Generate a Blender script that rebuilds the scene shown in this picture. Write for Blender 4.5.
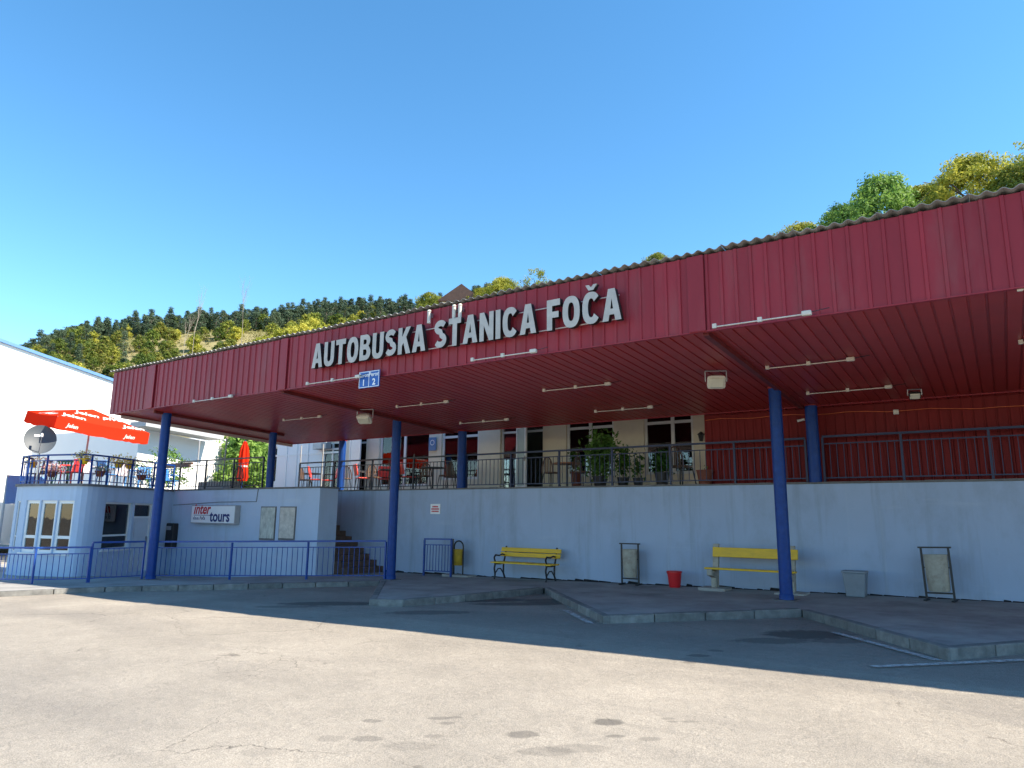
import bpy, bmesh, math, random
import numpy as np
from mathutils import Vector, Matrix, noise as mnoise
random.seed(7); rng = np.random.default_rng(7)
S = bpy.context.scene
for o in list(bpy.data.objects): bpy.data.objects.remove(o)
COL = S.collection
PI = math.pi
# ------------------------------------------------------------------ camera
EYE = 1.70
FPX = 710.0
def _basis():
    c = np.array([512., 384.]); VL = np.array([-545., 505.])
    L = np.array([VL[0]-c[0], VL[1]-c[1], FPX]); L /= np.linalg.norm(L)
    X = -L
    h = np.array([1, math.tan(math.radians(0.63)), 0.])
    n = np.cross(L, h); n /= np.linalg.norm(n)
    up = n if n[1] < 0 else -n
    return np.stack([X, np.cross(up, X), up])
RM = _basis()
camd = bpy.data.cameras.new('camera'); cam = bpy.data.objects.new('camera', camd); COL.objects.link(cam)
camd.sensor_fit = 'HORIZONTAL'; camd.sensor_width = 36.0; camd.lens = FPX/1024*36
camd.clip_start = 0.05; camd.clip_end = 3000
r_, d_, f_ = RM[:, 0], RM[:, 1], RM[:, 2]
cam.matrix_world = Matrix(((r_[0], -d_[0], -f_[0], 0), (r_[1], -d_[1], -f_[1], 0), (r_[2], -d_[2], -f_[2], EYE), (0, 0, 0, 1)))
S.camera = cam
S.render.resolution_x = 1024; S.render.resolution_y = 768
# ------------------------------------------------------------------ sky, sun, exposure
SUN_EL, SUN_AZ = math.radians(42), math.radians(73)      # azimuth from +Y towards +X
W = bpy.data.worlds.new("World"); S.world = W; W.use_nodes = True
nt = W.node_tree; bg = nt.nodes['Background']
sky = nt.nodes.new('ShaderNodeTexSky'); sky.sky_type = 'NISHITA'; sky.sun_disc = False
sky.sun_elevation = SUN_EL; sky.sun_rotation = SUN_AZ; sky.altitude = 900
sky.air_density = 1.05; sky.dust_density = 0.02; sky.ozone_density = 3.0
hsv = nt.nodes.new('ShaderNodeHueSaturation'); hsv.inputs['Saturation'].default_value = 1.2; hsv.inputs['Hue'].default_value = 0.491
nt.links.new(sky.outputs[0], hsv.inputs['Color']); nt.links.new(hsv.outputs[0], bg.inputs[0])
bg.inputs[1].default_value = 0.086
sd = bpy.data.lights.new('sun', 'SUN'); sd.energy = 3.3; sd.angle = math.radians(0.53); sd.color = (1, .90, .75)
sun = bpy.data.objects.new('sun', sd); COL.objects.link(sun)
TOS = Vector((math.sin(SUN_AZ)*math.cos(SUN_EL), math.cos(SUN_AZ)*math.cos(SUN_EL), math.sin(SUN_EL)))
sun.rotation_euler = TOS.to_track_quat('Z', 'Y').to_euler(); sun.location = (20, 10, 30)
S.view_settings.view_transform = 'Standard'; S.view_settings.look = 'None'
S.view_settings.exposure = 1.85; S.view_settings.gamma = 1; S.view_settings.use_curve_mapping = False
S.render.engine = 'CYCLES'
# ------------------------------------------------------------------ pixel helpers (true depth always given)
def ray(px, py): return RM @ np.array([px-512., py-384., FPX])
def atY(px, py, Y):
    d = ray(px, py); t = Y/d[1]; return Vector((d[0]*t, Y, EYE+d[2]*t))
def atZ(px, py, Z):
    d = ray(px, py); t = (Z-EYE)/d[2]; return Vector((d[0]*t, d[1]*t, Z))
def atR(px, py, r):
    d = ray(px, py); t = r/math.hypot(d[0], d[1]); return Vector((d[0]*t, d[1]*t, EYE+d[2]*t))
YF, SZ0, SSL = 10.25, 4.53, 0.05            # front of the canopy, soffit height there, fall to the back
def sof(y): return SZ0-SSL*(y-YF)
def atS(px, py, off=0.0):
    d = ray(px, py); t = (SZ0+SSL*YF-off-EYE)/(d[2]+SSL*d[1]); return Vector((d[0]*t, d[1]*t, EYE+d[2]*t))
def ss(t): t = min(1, max(0, t)); return t*t*(3-2*t)
def gbase(x): return .01+.0165*(min(8, max(-28, x))+14.5)
def dip(x, y): return .24*ss((-16.2-x)/6)*ss((y-10.4)/3)
def gp(x, y): return gbase(x)-dip(x, y)                 # pavement
def gr(x, y): return gp(x, y)-.12                       # asphalt
# ------------------------------------------------------------------ mesh helpers
class MB:
    def __init__(s): s.v = []; s.f = []
    def add(s, vs, fs):
        b = len(s.v); s.v += [tuple(v) for v in vs]; s.f += [tuple(i+b for i in f) for f in fs]; return s
    def box(s, x0, x1, y0, y1, z0, z1, M=None):
        vs = [(x0,y0,z0),(x1,y0,z0),(x1,y1,z0),(x0,y1,z0),(x0,y0,z1),(x1,y0,z1),(x1,y1,z1),(x0,y1,z1)]
        if M is not None: vs = [M @ Vector(v) for v in vs]
        return s.add(vs, [(0,3,2,1),(4,5,6,7),(0,1,5,4),(1,2,6,5),(2,3,7,6),(3,0,4,7)])
    def tube(s, p0, p1, r0, r1=None, n=8, cap=True):
        r1 = r0 if r1 is None else r1
        p0, p1 = Vector(p0), Vector(p1); q = (p1-p0).to_track_quat('Z', 'Y')
        vs = []
        for p, r in ((p0, r0), (p1, r1)):
            for k in range(n): vs.append(p+q @ Vector((r*math.cos(2*PI*k/n), r*math.sin(2*PI*k/n), 0)))
        fs = [(k, (k+1) % n, n+(k+1) % n, n+k) for k in range(n)]
        if cap: fs += [tuple(range(n-1, -1, -1)), tuple(range(n, 2*n))]
        return s.add(vs, fs)
    def path(s, pts, r, n=6):
        for a, b in zip(pts[:-1], pts[1:]): s.tube(a, b, r, n=n)
        return s
    def bar(s, p0, p1, w, h, up=(0,0,1)):               # rectangular bar
        p0, p1, up = Vector(p0), Vector(p1), Vector(up); d = (p1-p0).normalized()
        sd_ = d.cross(up).normalized(); u = sd_.cross(d)
        vs = [p+sd_*a*w/2+u*b*h/2 for p in (p0, p1) for a, b in ((-1,-1),(1,-1),(1,1),(-1,1))]
        return s.add(vs, [(0,3,2,1),(4,5,6,7),(0,1,5,4),(1,2,6,5),(2,3,7,6),(3,0,4,7)])
    def lathe(s, prof, n=16, c=(0,0,0), cap=True):
        c = Vector(c); vs = []
        for r, z in prof:
            for k in range(n): vs.append(c+Vector((r*math.cos(2*PI*k/n), r*math.sin(2*PI*k/n), z)))
        fs = []
        for i in range(len(prof)-1):
            for k in range(n): fs.append((i*n+k, i*n+(k+1) % n, (i+1)*n+(k+1) % n, (i+1)*n+k))
        if cap:
            fs.append(tuple(range(n-1, -1, -1))); m = (len(prof)-1)*n; fs.append(tuple(range(m, m+n)))
        return s.add(vs, fs)
    def prism(s, poly, z0, z1):
        n = len(poly); vs = [(x, y, z0) for x, y in poly]+[(x, y, z1) for x, y in poly]
        return s.add(vs, [tuple(range(n-1, -1, -1)), tuple(range(n, 2*n))]+[(k, (k+1) % n, n+(k+1) % n, n+k) for k in range(n)])
    def mesh(s, name, m=None, smooth=False):
        me = bpy.data.meshes.new(name); me.from_pydata(s.v, [], s.f)
        if m: me.materials.append(m)
        bm = bmesh.new(); bm.from_mesh(me); bmesh.ops.recalc_face_normals(bm, faces=bm.faces); bm.to_mesh(me); bm.free()
        if smooth:
            me.polygons.foreach_set('use_smooth', [True]*len(me.polygons))
            me.set_sharp_from_angle(angle=math.radians(38))
        return me
    def build(s, name, m, parent=None, smooth=False, bevel=0):
        return obj(name, s.mesh(name, m, smooth), parent, bevel)
def obj(name, me, parent=None, bevel=0):
    o = bpy.data.objects.new(name, me); COL.objects.link(o)
    if parent: o.parent = parent
    if bevel:
        b = o.modifiers.new('bevel', 'BEVEL'); b.width = bevel; b.segments = 2; b.limit_method = 'ANGLE'
    return o
def tag(o, label, cat=None, group=None):
    o['label'] = label
    if cat: o['category'] = cat
    if group: o['group'] = group
    return o
def struct(o, kind='structure', label=None):
    o['kind'] = kind
    if label: o['label'] = label
    return o
def thing(name, label, cat, loc=(0,0,0), rz=0, group=None):
    o = bpy.data.objects.new(name, None); COL.objects.link(o); o.empty_display_size = .2
    o.location = loc; o.rotation_euler = (0, 0, rz)
    return tag(o, label, cat, group)
def copy_tree(root, loc, rz=0, label=None):
    r = root.copy(); COL.objects.link(r); r.location = loc; r.rotation_euler = (0, 0, rz)
    if label: r['label'] = label
    for ch in root.children:
        c = ch.copy(); COL.objects.link(c); c.parent = r
        for g in ch.children:
            d = g.copy(); COL.objects.link(d); d.parent = c
    return r
def place(me, name, parent, loc, rot=(0,0,0), scale=(1,1,1)):
    o = obj(name, me, parent); o.location = loc; o.rotation_euler = rot; o.scale = scale; return o
# ------------------------------------------------------------------ materials
def nd(t, kind, **kw):
    n = t.nodes.new(kind)
    for k, v in kw.items(): setattr(n, k, v)
    return n
def mat(name, col, rough=.6, metal=0, var=.25, scale=6., bump=.0, bscale=60., dirt=None, dirt_amt=.5, dscale=1.5, rnd=0, stretch=None, spec=.5):
    m = bpy.data.materials.new(name); m.use_nodes = True; t = m.node_tree; b = t.nodes['Principled BSDF']; L = t.links
    b.inputs['Roughness'].default_value = rough; b.inputs['Metallic'].default_value = metal
    b.inputs['Specular IOR Level'].default_value = spec
    g = nd(t, 'ShaderNodeNewGeometry'); vec = g.outputs['Position']
    if stretch:
        mp = nd(t, 'ShaderNodeVectorMath', operation='MULTIPLY'); mp.inputs[1].default_value = stretch
        L.new(vec, mp.inputs[0]); vec = mp.outputs[0]
    n1 = nd(t, 'ShaderNodeTexNoise'); n1.inputs['Scale'].default_value = scale; n1.inputs['Detail'].default_value = 6; n1.inputs['Roughness'].default_value = .65
    L.new(vec, n1.inputs['Vector'])
    mr = nd(t, 'ShaderNodeMapRange'); mr.inputs['From Min'].default_value = .3; mr.inputs['From Max'].default_value = .7
    mr.inputs['To Min'].default_value = 1-var; mr.inputs['To Max'].default_value = 1+var*.6
    L.new(n1.outputs['Fac'], mr.inputs['Value'])
    mul = nd(t, 'ShaderNodeVectorMath', operation='SCALE'); mul.inputs[0].default_value = col; L.new(mr.outputs[0], mul.inputs['Scale'])
    out = mul.outputs[0]
    if rnd:
        oi = nd(t, 'ShaderNodeObjectInfo'); m2 = nd(t, 'ShaderNodeMapRange'); m2.inputs['To Min'].default_value = 1-rnd; m2.inputs['To Max'].default_value = 1+rnd
        L.new(oi.outputs['Random'], m2.inputs['Value']); s2 = nd(t, 'ShaderNodeVectorMath', operation='SCALE'); L.new(out, s2.inputs[0]); L.new(m2.outputs[0], s2.inputs['Scale']); out = s2.outputs[0]
    if dirt:
        n2 = nd(t, 'ShaderNodeTexNoise'); n2.inputs['Scale'].default_value = dscale; n2.inputs['Detail'].default_value = 8; n2.inputs['Roughness'].default_value = .7
        L.new(vec, n2.inputs['Vector'])
        r2 = nd(t, 'ShaderNodeMapRange'); r2.inputs['From Min'].default_value = .5; r2.inputs['From Max'].default_value = .75; r2.inputs['To Max'].default_value = dirt_amt
        L.new(n2.outputs['Fac'], r2.inputs['Value'])
        mx = nd(t, 'ShaderNodeMix', data_type='RGBA'); L.new(r2.outputs[0], mx.inputs['Factor']); L.new(out, mx.inputs['A']); mx.inputs['B'].default_value = (*dirt, 1); out = mx.outputs['Result']
    L.new(out, b.inputs['Base Color'])
    if bump:
        n3 = nd(t, 'ShaderNodeTexNoise'); n3.inputs['Scale'].default_value = bscale; n3.inputs['Detail'].default_value = 4
        L.new(g.outputs['Position'], n3.inputs['Vector'])
        bp = nd(t, 'ShaderNodeBump'); bp.inputs['Strength'].default_value = min(1, bump); bp.inputs['Distance'].default_value = .01
        L.new(n3.outputs['Fac'], bp.inputs['Height']); L.new(bp.outputs[0], b.inputs['Normal'])
    return m
def glass_mat(name, tint=(.75,.8,.8), refl=1.0):
    m = bpy.data.materials.new(name); m.use_nodes = True; t = m.node_tree; t.nodes.clear(); L = t.links
    o = nd(t, 'ShaderNodeOutputMaterial'); tr = nd(t, 'ShaderNodeBsdfTransparent'); tr.inputs[0].default_value = (*tint, 1)
    gl = nd(t, 'ShaderNodeBsdfGlossy'); gl.inputs['Roughness'].default_value = .02
    fr = nd(t, 'ShaderNodeFresnel'); fr.inputs['IOR'].default_value = 1.7
    n = nd(t, 'ShaderNodeTexNoise'); n.inputs['Scale'].default_value = 1.3; bp = nd(t, 'ShaderNodeBump'); bp.inputs['Strength'].default_value = .04; bp.inputs['Distance'].default_value = .05
    L.new(n.outputs[0], bp.inputs['Height']); L.new(bp.outputs[0], gl.inputs['Normal'])
    mx = nd(t, 'ShaderNodeMixShader'); L.new(fr.outputs[0], mx.inputs[0]); L.new(tr.outputs[0], mx.inputs[1]); L.new(gl.outputs[0], mx.inputs[2]); L.new(mx.outputs[0], o.inputs[0])
    return m
def cloth_mat(name, col, trans=.45):
    m = bpy.data.materials.new(name); m.use_nodes = True; t = m.node_tree; t.nodes.clear(); L = t.links
    o = nd(t, 'ShaderNodeOutputMaterial'); d = nd(t, 'ShaderNodeBsdfDiffuse'); d.inputs[0].default_value = (*col, 1)
    tl = nd(t, 'ShaderNodeBsdfTranslucent'); tl.inputs[0].default_value = (*col, 1)
    mx = nd(t, 'ShaderNodeMixShader'); mx.inputs[0].default_value = trans
    L.new(d.outputs[0], mx.inputs[1]); L.new(tl.outputs[0], mx.inputs[2]); L.new(mx.outputs[0], o.inputs[0]); return m
def leaf_mat(name, cols, trans=.4, rough=.6):
    m = bpy.data.materials.new(name); m.use_nodes = True; t = m.node_tree; t.nodes.clear(); L = t.links
    o = nd(t, 'ShaderNodeOutputMaterial'); g = nd(t, 'ShaderNodeNewGeometry'); oi = nd(t, 'ShaderNodeObjectInfo')
    cr = nd(t, 'ShaderNodeValToRGB'); e = cr.color_ramp.elements; e[0].color = (*cols[0], 1); e[1].color = (*cols[-1], 1); e[0].position = .1; e[1].position = .9
    for i, c in enumerate(cols[1:-1]): x = e.new((i+1)/(len(cols)-1)); x.color = (*c, 1)
    n = nd(t, 'ShaderNodeTexNoise'); n.inputs['Scale'].default_value = .35; L.new(g.outputs['Position'], n.inputs['Vector'])
    a = nd(t, 'ShaderNodeMath', operation='MULTIPLY_ADD'); a.inputs[1].default_value = .45; L.new(g.outputs['Random Per Island'], a.inputs[0]); L.new(n.outputs['Fac'], a.inputs[2])
    a2 = nd(t, 'ShaderNodeMath', operation='MULTIPLY_ADD'); a2.inputs[1].default_value = .5; L.new(oi.outputs['Random'], a2.inputs[0]); L.new(a.outputs[0], a2.inputs[2])
    a3 = nd(t, 'ShaderNodeMath', operation='SUBTRACT'); L.new(a2.outputs[0], a3.inputs[0]); a3.inputs[1].default_value = .47
    L.new(a3.outputs[0], cr.inputs[0])
    d = nd(t, 'ShaderNodeBsdfPrincipled'); d.inputs['Roughness'].default_value = rough; d.inputs['Specular IOR Level'].default_value = .25
    tl = nd(t, 'ShaderNodeBsdfTranslucent'); mx = nd(t, 'ShaderNodeMixShader'); mx.inputs[0].default_value = trans
    L.new(cr.outputs[0], d.inputs['Base Color']); L.new(cr.outputs[0], tl.inputs[0]); L.new(d.outputs[0], mx.inputs[1]); L.new(tl.outputs[0], mx.inputs[2]); L.new(mx.outputs[0], o.inputs[0]); return m
M = {}
M['fascia'] = mat('fascia_red', (.29,.024,.036), .45, spec=.3, var=.12, scale=3, rnd=.09, dirt=(.25,.085,.085), dirt_amt=.55, dscale=2.2, stretch=(1,1,.2), bump=.25, bscale=2.5)
M['soffit'] = mat('soffit_red', (.38,.038,.034), .38, var=.10, scale=2, rnd=.07, spec=.35, bump=.25, bscale=2.5)
M['beam'] = mat('beam_red', (.15,.018,.018), .5)
M['redwall'] = mat('cladding_red', (.19,.014,.014), .6, var=.12, scale=3, rnd=.05, dirt=(.10,.02,.02), dirt_amt=.4, stretch=(1,1,.3), spec=.2)
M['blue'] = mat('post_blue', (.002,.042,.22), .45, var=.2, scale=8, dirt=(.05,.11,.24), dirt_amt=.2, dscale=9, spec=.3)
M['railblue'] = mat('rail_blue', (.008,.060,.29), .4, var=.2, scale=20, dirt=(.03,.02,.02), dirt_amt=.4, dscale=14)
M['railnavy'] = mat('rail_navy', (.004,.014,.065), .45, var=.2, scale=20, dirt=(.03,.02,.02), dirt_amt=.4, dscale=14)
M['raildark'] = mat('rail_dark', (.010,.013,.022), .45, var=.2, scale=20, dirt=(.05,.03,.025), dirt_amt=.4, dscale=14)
def paintwall(name, col, dark, light):
    m = mat(name, col, .8, var=.06, scale=.9, bump=.25, bscale=90, dirt=dark, dirt_amt=.55, dscale=1.3, stretch=(1,1,.6)); t = m.node_tree; b = t.nodes['Principled BSDF']; L = t.links
    src = b.inputs['Base Color'].links[0].from_socket; g = nd(t, 'ShaderNodeNewGeometry')
    for sv, sc_, lo, hi, amt, c in (((1.6,1,.10), 2.2, .53, .70, .60, dark), ((5,1,.16), 1.6, .57, .73, .45, light), ((.25,1,2.2), 1.7, .60, .70, .35, light), ((1,1,1), 26, .68, .74, .55, dark)):
        mp = nd(t, 'ShaderNodeVectorMath', operation='MULTIPLY'); mp.inputs[1].default_value = sv; L.new(g.outputs['Position'], mp.inputs[0])
        n = nd(t, 'ShaderNodeTexNoise'); n.inputs['Scale'].default_value = sc_; n.inputs['Detail'].default_value = 7; n.inputs['Roughness'].default_value = .65; L.new(mp.outputs[0], n.inputs['Vector'])
        r2 = nd(t, 'ShaderNodeMapRange'); r2.inputs['From Min'].default_value = lo; r2.inputs['From Max'].default_value = hi; r2.inputs['To Max'].default_value = amt; L.new(n.outputs['Fac'], r2.inputs['Value'])
        mx = nd(t, 'ShaderNodeMix', data_type='RGBA'); L.new(r2.outputs[0], mx.inputs['Factor']); L.new(src, mx.inputs['A']); mx.inputs['B'].default_value = (*c, 1); src = mx.outputs['Result']
    L.new(src, b.inputs['Base Color']); return m
M['wall'] = paintwall('wall_blue', (.37,.46,.60), (.25,.30,.37), (.47,.54,.63))
M['block'] = paintwall('block_blue', (.45,.55,.69), (.36,.43,.52), (.55,.62,.70))
M['roof'] = mat('roof_cement', (.33,.325,.31), .9, var=.3, scale=5, bump=.4, bscale=50, rnd=.12)
M['kerb'] = mat('kerb_stone', (.21,.205,.19), .9, var=.4, scale=5, bump=.6, bscale=50, dirt=(.10,.095,.09), dirt_amt=.75, dscale=2.4, rnd=.18)
M['conc'] = mat('concrete', (.36,.34,.31), .9, var=.25, scale=4, bump=.5, bscale=70, dirt=(.14,.13,.12), dirt_amt=.6, dscale=2, rnd=.1)
M['concdark'] = mat('concrete_dark', (.16,.155,.15), .9, var=.3, scale=5, bump=.5, bscale=60)
M['black'] = mat('black_metal', (.012,.012,.014), .45, var=.2)
M['tar'] = mat('bitumen', (.012,.012,.013), .8, var=.4, scale=20)
M['white'] = mat('white_paint', (.78,.78,.75), .5, var=.06)
M['pvc'] = mat('white_pvc', (.74,.75,.74), .35, var=.04)
M['lampwhite'] = mat('lamp_white', (.62,.58,.50), .45, var=.1, scale=15, dirt=(.4,.34,.25), dirt_amt=.5, dscale=8)
M['lens'] = mat('lamp_lens', (.62,.58,.46), .25, var=.1)
M['cream'] = mat('cream_wall', (.76,.69,.55), .8, var=.06, scale=2, bump=.1, dirt=(.5,.43,.32), dirt_amt=.4)
M['letter'] = mat('letter_face', (.47,.44,.40), .5, var=.16, scale=5, dirt=(.33,.31,.30), dirt_amt=.5, dscale=3)
M['letterside'] = mat('letter_side', (.014,.013,.014), .6)
M['yellow'] = mat('yellow_paint', (.82,.49,.008), .45, var=.12, scale=12, dirt=(.35,.22,.03), dirt_amt=.4, dscale=8, stretch=(.3,1,1))
M['yellowbin'] = mat('yellow_bin', (.45,.28,.02), .5, var=.3, scale=9, dirt=(.1,.05,.02), dirt_amt=.8, dscale=6)
M['bin'] = mat('bin_grey', (.40,.37,.30), .6, var=.2, scale=8, dirt=(.16,.11,.07), dirt_amt=.75, dscale=5)
M['greybin'] = mat('grey_plastic', (.22,.25,.28), .5, var=.12)
M['redplastic'] = mat('red_plastic', (.62,.015,.02), .35, var=.08)
M['redchair'] = mat('red_chair', (.75,.06,.04), .45, var=.1)
M['brown'] = mat('brown_wood', (.10,.045,.028), .55, var=.25, scale=12)
M['orange'] = mat('orange_wood', (.42,.13,.03), .45, var=.2, scale=14)
M['rattan'] = mat('rattan', (.16,.09,.05), .6, var=.3, scale=30)
M['terra'] = mat('terracotta', (.22,.065,.04), .8, var=.2)
M['glass'] = glass_mat('window_glass')
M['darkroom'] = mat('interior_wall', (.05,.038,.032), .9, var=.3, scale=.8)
M['bwhite'] = mat('white_render', (.80,.80,.79), .85, var=.03, scale=.4)
M['blueroof'] = mat('blue_trim', (.10,.22,.42), .5, var=.1)
M['grey'] = mat('grey_paint', (.36,.37,.38), .6, var=.1)
M['redcloth'] = cloth_mat('parasol_red', (.80,.055,.02), .5)
M['whiteprint'] = cloth_mat('print_white', (.85,.80,.76), .3)
M['dish'] = mat('dish_grey', (.055,.07,.085), .55, var=.1)
M['steel'] = mat('steel', (.45,.45,.46), .35, metal=.8)
M['signwhite'] = mat('sign_white', (.85,.86,.86), .35, var=.03)
M['signred'] = mat('sign_red', (.60,.02,.03), .4)
M['signnavy'] = mat('sign_navy', (.015,.03,.15), .4)
M['signblue'] = mat('sign_blue', (.008,.10,.42), .4)
M['paper'] = mat('paper', (.52,.54,.48), .35, var=.4, scale=5, stretch=(3,1,1))
M['paper2'] = mat('paper_two', (.55,.52,.46), .35, var=.3, scale=7)
M['leafp'] = leaf_mat('leaf_pot', [(.03,.09,.012),(.07,.16,.02),(.13,.22,.035)])
M['leafg'] = leaf_mat('leaf_green', [(.07,.16,.03),(.14,.26,.05),(.25,.38,.08)])
M['leafy'] = leaf_mat('leaf_yellow', [(.15,.19,.025),(.38,.38,.05),(.58,.53,.09)])
M['leafyg'] = leaf_mat('leaf_yellow_green', [(.07,.13,.02),(.20,.24,.04),(.38,.36,.06)])
M['leafs'] = leaf_mat('leaf_shrub', [(.05,.095,.018),(.13,.175,.03),(.28,.26,.05)])
M['leafd'] = leaf_mat('leaf_pine_hazed', [(.042,.074,.044),(.074,.116,.066),(.12,.165,.095)], trans=.15)  # pine greens lightened and blued: distance haze put into the leaf colour
M['bark'] = mat('bark', (.13,.10,.075), .9, var=.3)
M['deadbark'] = mat('dead_bark', (.30,.26,.21), .9, var=.2)
M['tile'] = mat('roof_tile_brown', (.07,.04,.032), .8, var=.3, scale=3)
# ---- asphalt
def asphalt():
    m = bpy.data.materials.new('asphalt'); m.use_nodes = True; t = m.node_tree; b = t.nodes['Principled BSDF']; L = t.links
    b.inputs['Roughness'].default_value = .88; b.inputs['Specular IOR Level'].default_value = .3
    g = nd(t, 'ShaderNodeNewGeometry'); P = g.outputs['Position']
    def noise(sc, det=6, ro=.6, vec=P):
        n = nd(t, 'ShaderNodeTexNoise'); n.inputs['Scale'].default_value = sc; n.inputs['Detail'].default_value = det; n.inputs['Roughness'].default_value = ro; L.new(vec, n.inputs['Vector']); return n
    def rngn(v, a, bb, c, d):
        r = nd(t, 'ShaderNodeMapRange'); r.inputs['From Min'].default_value = a; r.inputs['From Max'].default_value = bb; r.inputs['To Min'].default_value = c; r.inputs['To Max'].default_value = d; L.new(v, r.inputs['Value']); return r.outputs[0]
    def mixc(f, a, bcol):
        x = nd(t, 'ShaderNodeMix', data_type='RGBA'); L.new(f, x.inputs['Factor']); L.new(a, x.inputs['A'])
        x.inputs['B'].default_value = (*bcol, 1); return x.outputs['Result']
    base = nd(t, 'ShaderNodeValToRGB'); e = base.color_ramp.elements
    e[0].position = .30; e[0].color = (.275,.245,.205,1); e[1].position = .70; e[1].color = (.395,.35,.29,1)
    L.new(noise(.55, 8, .62).outputs['Fac'], base.inputs[0]); col = base.outputs[0]
    # older, greyer lanes stretched along the traffic direction
    mp = nd(t, 'ShaderNodeMapping'); mp.inputs['Rotation'].default_value = (0,0,math.radians(28)); mp.inputs['Scale'].default_value = (.22,1.1,1); L.new(P, mp.inputs[0])
    col = mixc(rngn(noise(.7, 6, .6, mp.outputs[0]).outputs['Fac'], .48, .68, 0, .62), col, (.235,.212,.185))
    # straight-edged repair patches
    vp = nd(t, 'ShaderNodeTexVoronoi'); vp.inputs['Scale'].default_value = .20; vp.distance = 'CHEBYCHEV'; L.new(mp.outputs[0], vp.inputs['Vector'])
    bwp = nd(t, 'ShaderNodeSeparateColor'); L.new(vp.outputs['Color'], bwp.inputs[0])
    col = mixc(rngn(bwp.outputs[0], .66, .68, 0, .38), col, (.245,.222,.195))
    # aggregate
    ag = noise(95, 3, .8); col2 = nd(t, 'ShaderNodeVectorMath', operation='SCALE'); L.new(col, col2.inputs[0]); L.new(rngn(ag.outputs['Fac'], .3, .7, .52, 1.38), col2.inputs['Scale']); col = col2.outputs[0]
    mid = noise(9, 5, .7); col2 = nd(t, 'ShaderNodeVectorMath', operation='SCALE'); L.new(col, col2.inputs[0]); L.new(rngn(mid.outputs['Fac'], .3, .7, .89, 1.07), col2.inputs['Scale']); col = col2.outputs[0]
    # cracks
    wob = noise(1.6, 5, .6); wv = nd(t, 'ShaderNodeVectorMath', operation='MULTIPLY_ADD'); L.new(wob.outputs['Color'], wv.inputs[0]); wv.inputs[1].default_value = (.7,.7,0); L.new(P, wv.inputs[2])
    for sc, wdt, lo, hi in ((.42, .004, .50, .60), (1.9, .012, .58, .66)):
        vo = nd(t, 'ShaderNodeTexVoronoi', feature='DISTANCE_TO_EDGE'); vo.inputs['Scale'].default_value = sc; L.new(wv.outputs[0], vo.inputs['Vector'])
        mk = rngn(noise(.23 if sc < 1 else .31, 4).outputs['Fac'], lo, hi, 0, .8)
        mu = nd(t, 'ShaderNodeMath', operation='MULTIPLY'); L.new(rngn(vo.outputs['Distance'], 0, wdt, 1, 0), mu.inputs[0]); L.new(mk, mu.inputs[1])
        col = mixc(mu.outputs[0], col, (.07,.06,.05))
    # oil and water stains
    wob2 = noise(6.5, 7, .75)
    for (px, py, rx, ry, amt) in ((608,721,.125,.10,.68),(523,733,.125,.09,.55),(545,750,.20,.10,.30),(578,747,.22,.10,.28),(440,717,.10,.05,.45),(447,722,.07,.04,.4),(455,716,.06,.04,.4),(372,720,.08,.05,.45),(368,738,.12,.07,.40),(410,745,.2,.10,.25),(433,735,.08,.05,.35),(615,735,.07,.04,.5),(650,738,.09,.05,.32),(668,718,.06,.04,.38),(690,721,.08,.03,.35),(672,721,.05,.03,.4),(260,752,.15,.1,.2),(330,738,.12,.08,.25),
                                  (478,599,1.1,.4,.8),(520,603,1.0,.3,.75),(430,612,.8,.3,.6),(548,600,.5,.4,.7),(805,634,.6,.4,.85),(770,640,.5,.25,.6),(840,640,.4,.2,.5),(330,603,1.0,.35,.8),(290,606,.7,.2,.5),(700,655,.14,.1,.6),(716,650,.1,.08,.5),(690,662,.08,.06,.5)):
        c = atZ(px, py, gr(-5, 8)); c = atZ(px, py, gr(c.x, c.y))
        sb = nd(t, 'ShaderNodeVectorMath', operation='SUBTRACT'); L.new(P, sb.inputs[0]); sb.inputs[1].default_value = (c.x, c.y, 0)
        rt = nd(t, 'ShaderNodeVectorRotate', rotation_type='Z_AXIS'); rt.inputs['Angle'].default_value = -math.radians(34); L.new(sb.outputs[0], rt.inputs[0])
        sc = nd(t, 'ShaderNodeVectorMath', operation='MULTIPLY'); L.new(rt.outputs[0], sc.inputs[0]); sc.inputs[1].default_value = (1/rx, 1/ry, 0)
        ln = nd(t, 'ShaderNodeVectorMath', operation='LENGTH'); L.new(sc.outputs[0], ln.inputs[0])
        ad = nd(t, 'ShaderNodeMath', operation='MULTIPLY_ADD'); L.new(wob2.outputs['Fac'], ad.inputs[0]); ad.inputs[1].default_value = 1.3; L.new(ln.outputs['Value'], ad.inputs[2])
        col = mixc(rngn(ad.outputs[0], 1.5, 1.8, amt, 0), col, (.085,.078,.07))
    L.new(col, b.inputs['Base Color'])
    bp = nd(t, 'ShaderNodeBump'); bp.inputs['Strength'].default_value = .55; bp.inputs['Distance'].default_value = .012; L.new(ag.outputs['Fac'], bp.inputs['Height'])
    bp2 = nd(t, 'ShaderNodeBump'); bp2.inputs['Strength'].default_value = .5; bp2.inputs['Distance'].default_value = .03; L.new(mid.outputs['Fac'], bp2.inputs['Height']); L.new(bp.outputs[0], bp2.inputs['Normal'])
    L.new(bp2.outputs[0], b.inputs['Normal']); return m
M['asphalt'] = asphalt()
M['pave'] = mat('pavement', (.35,.335,.31), .9, var=.28, scale=1.1, bump=.5, bscale=110, dirt=(.13,.125,.12), dirt_amt=.7, dscale=.9)
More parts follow.
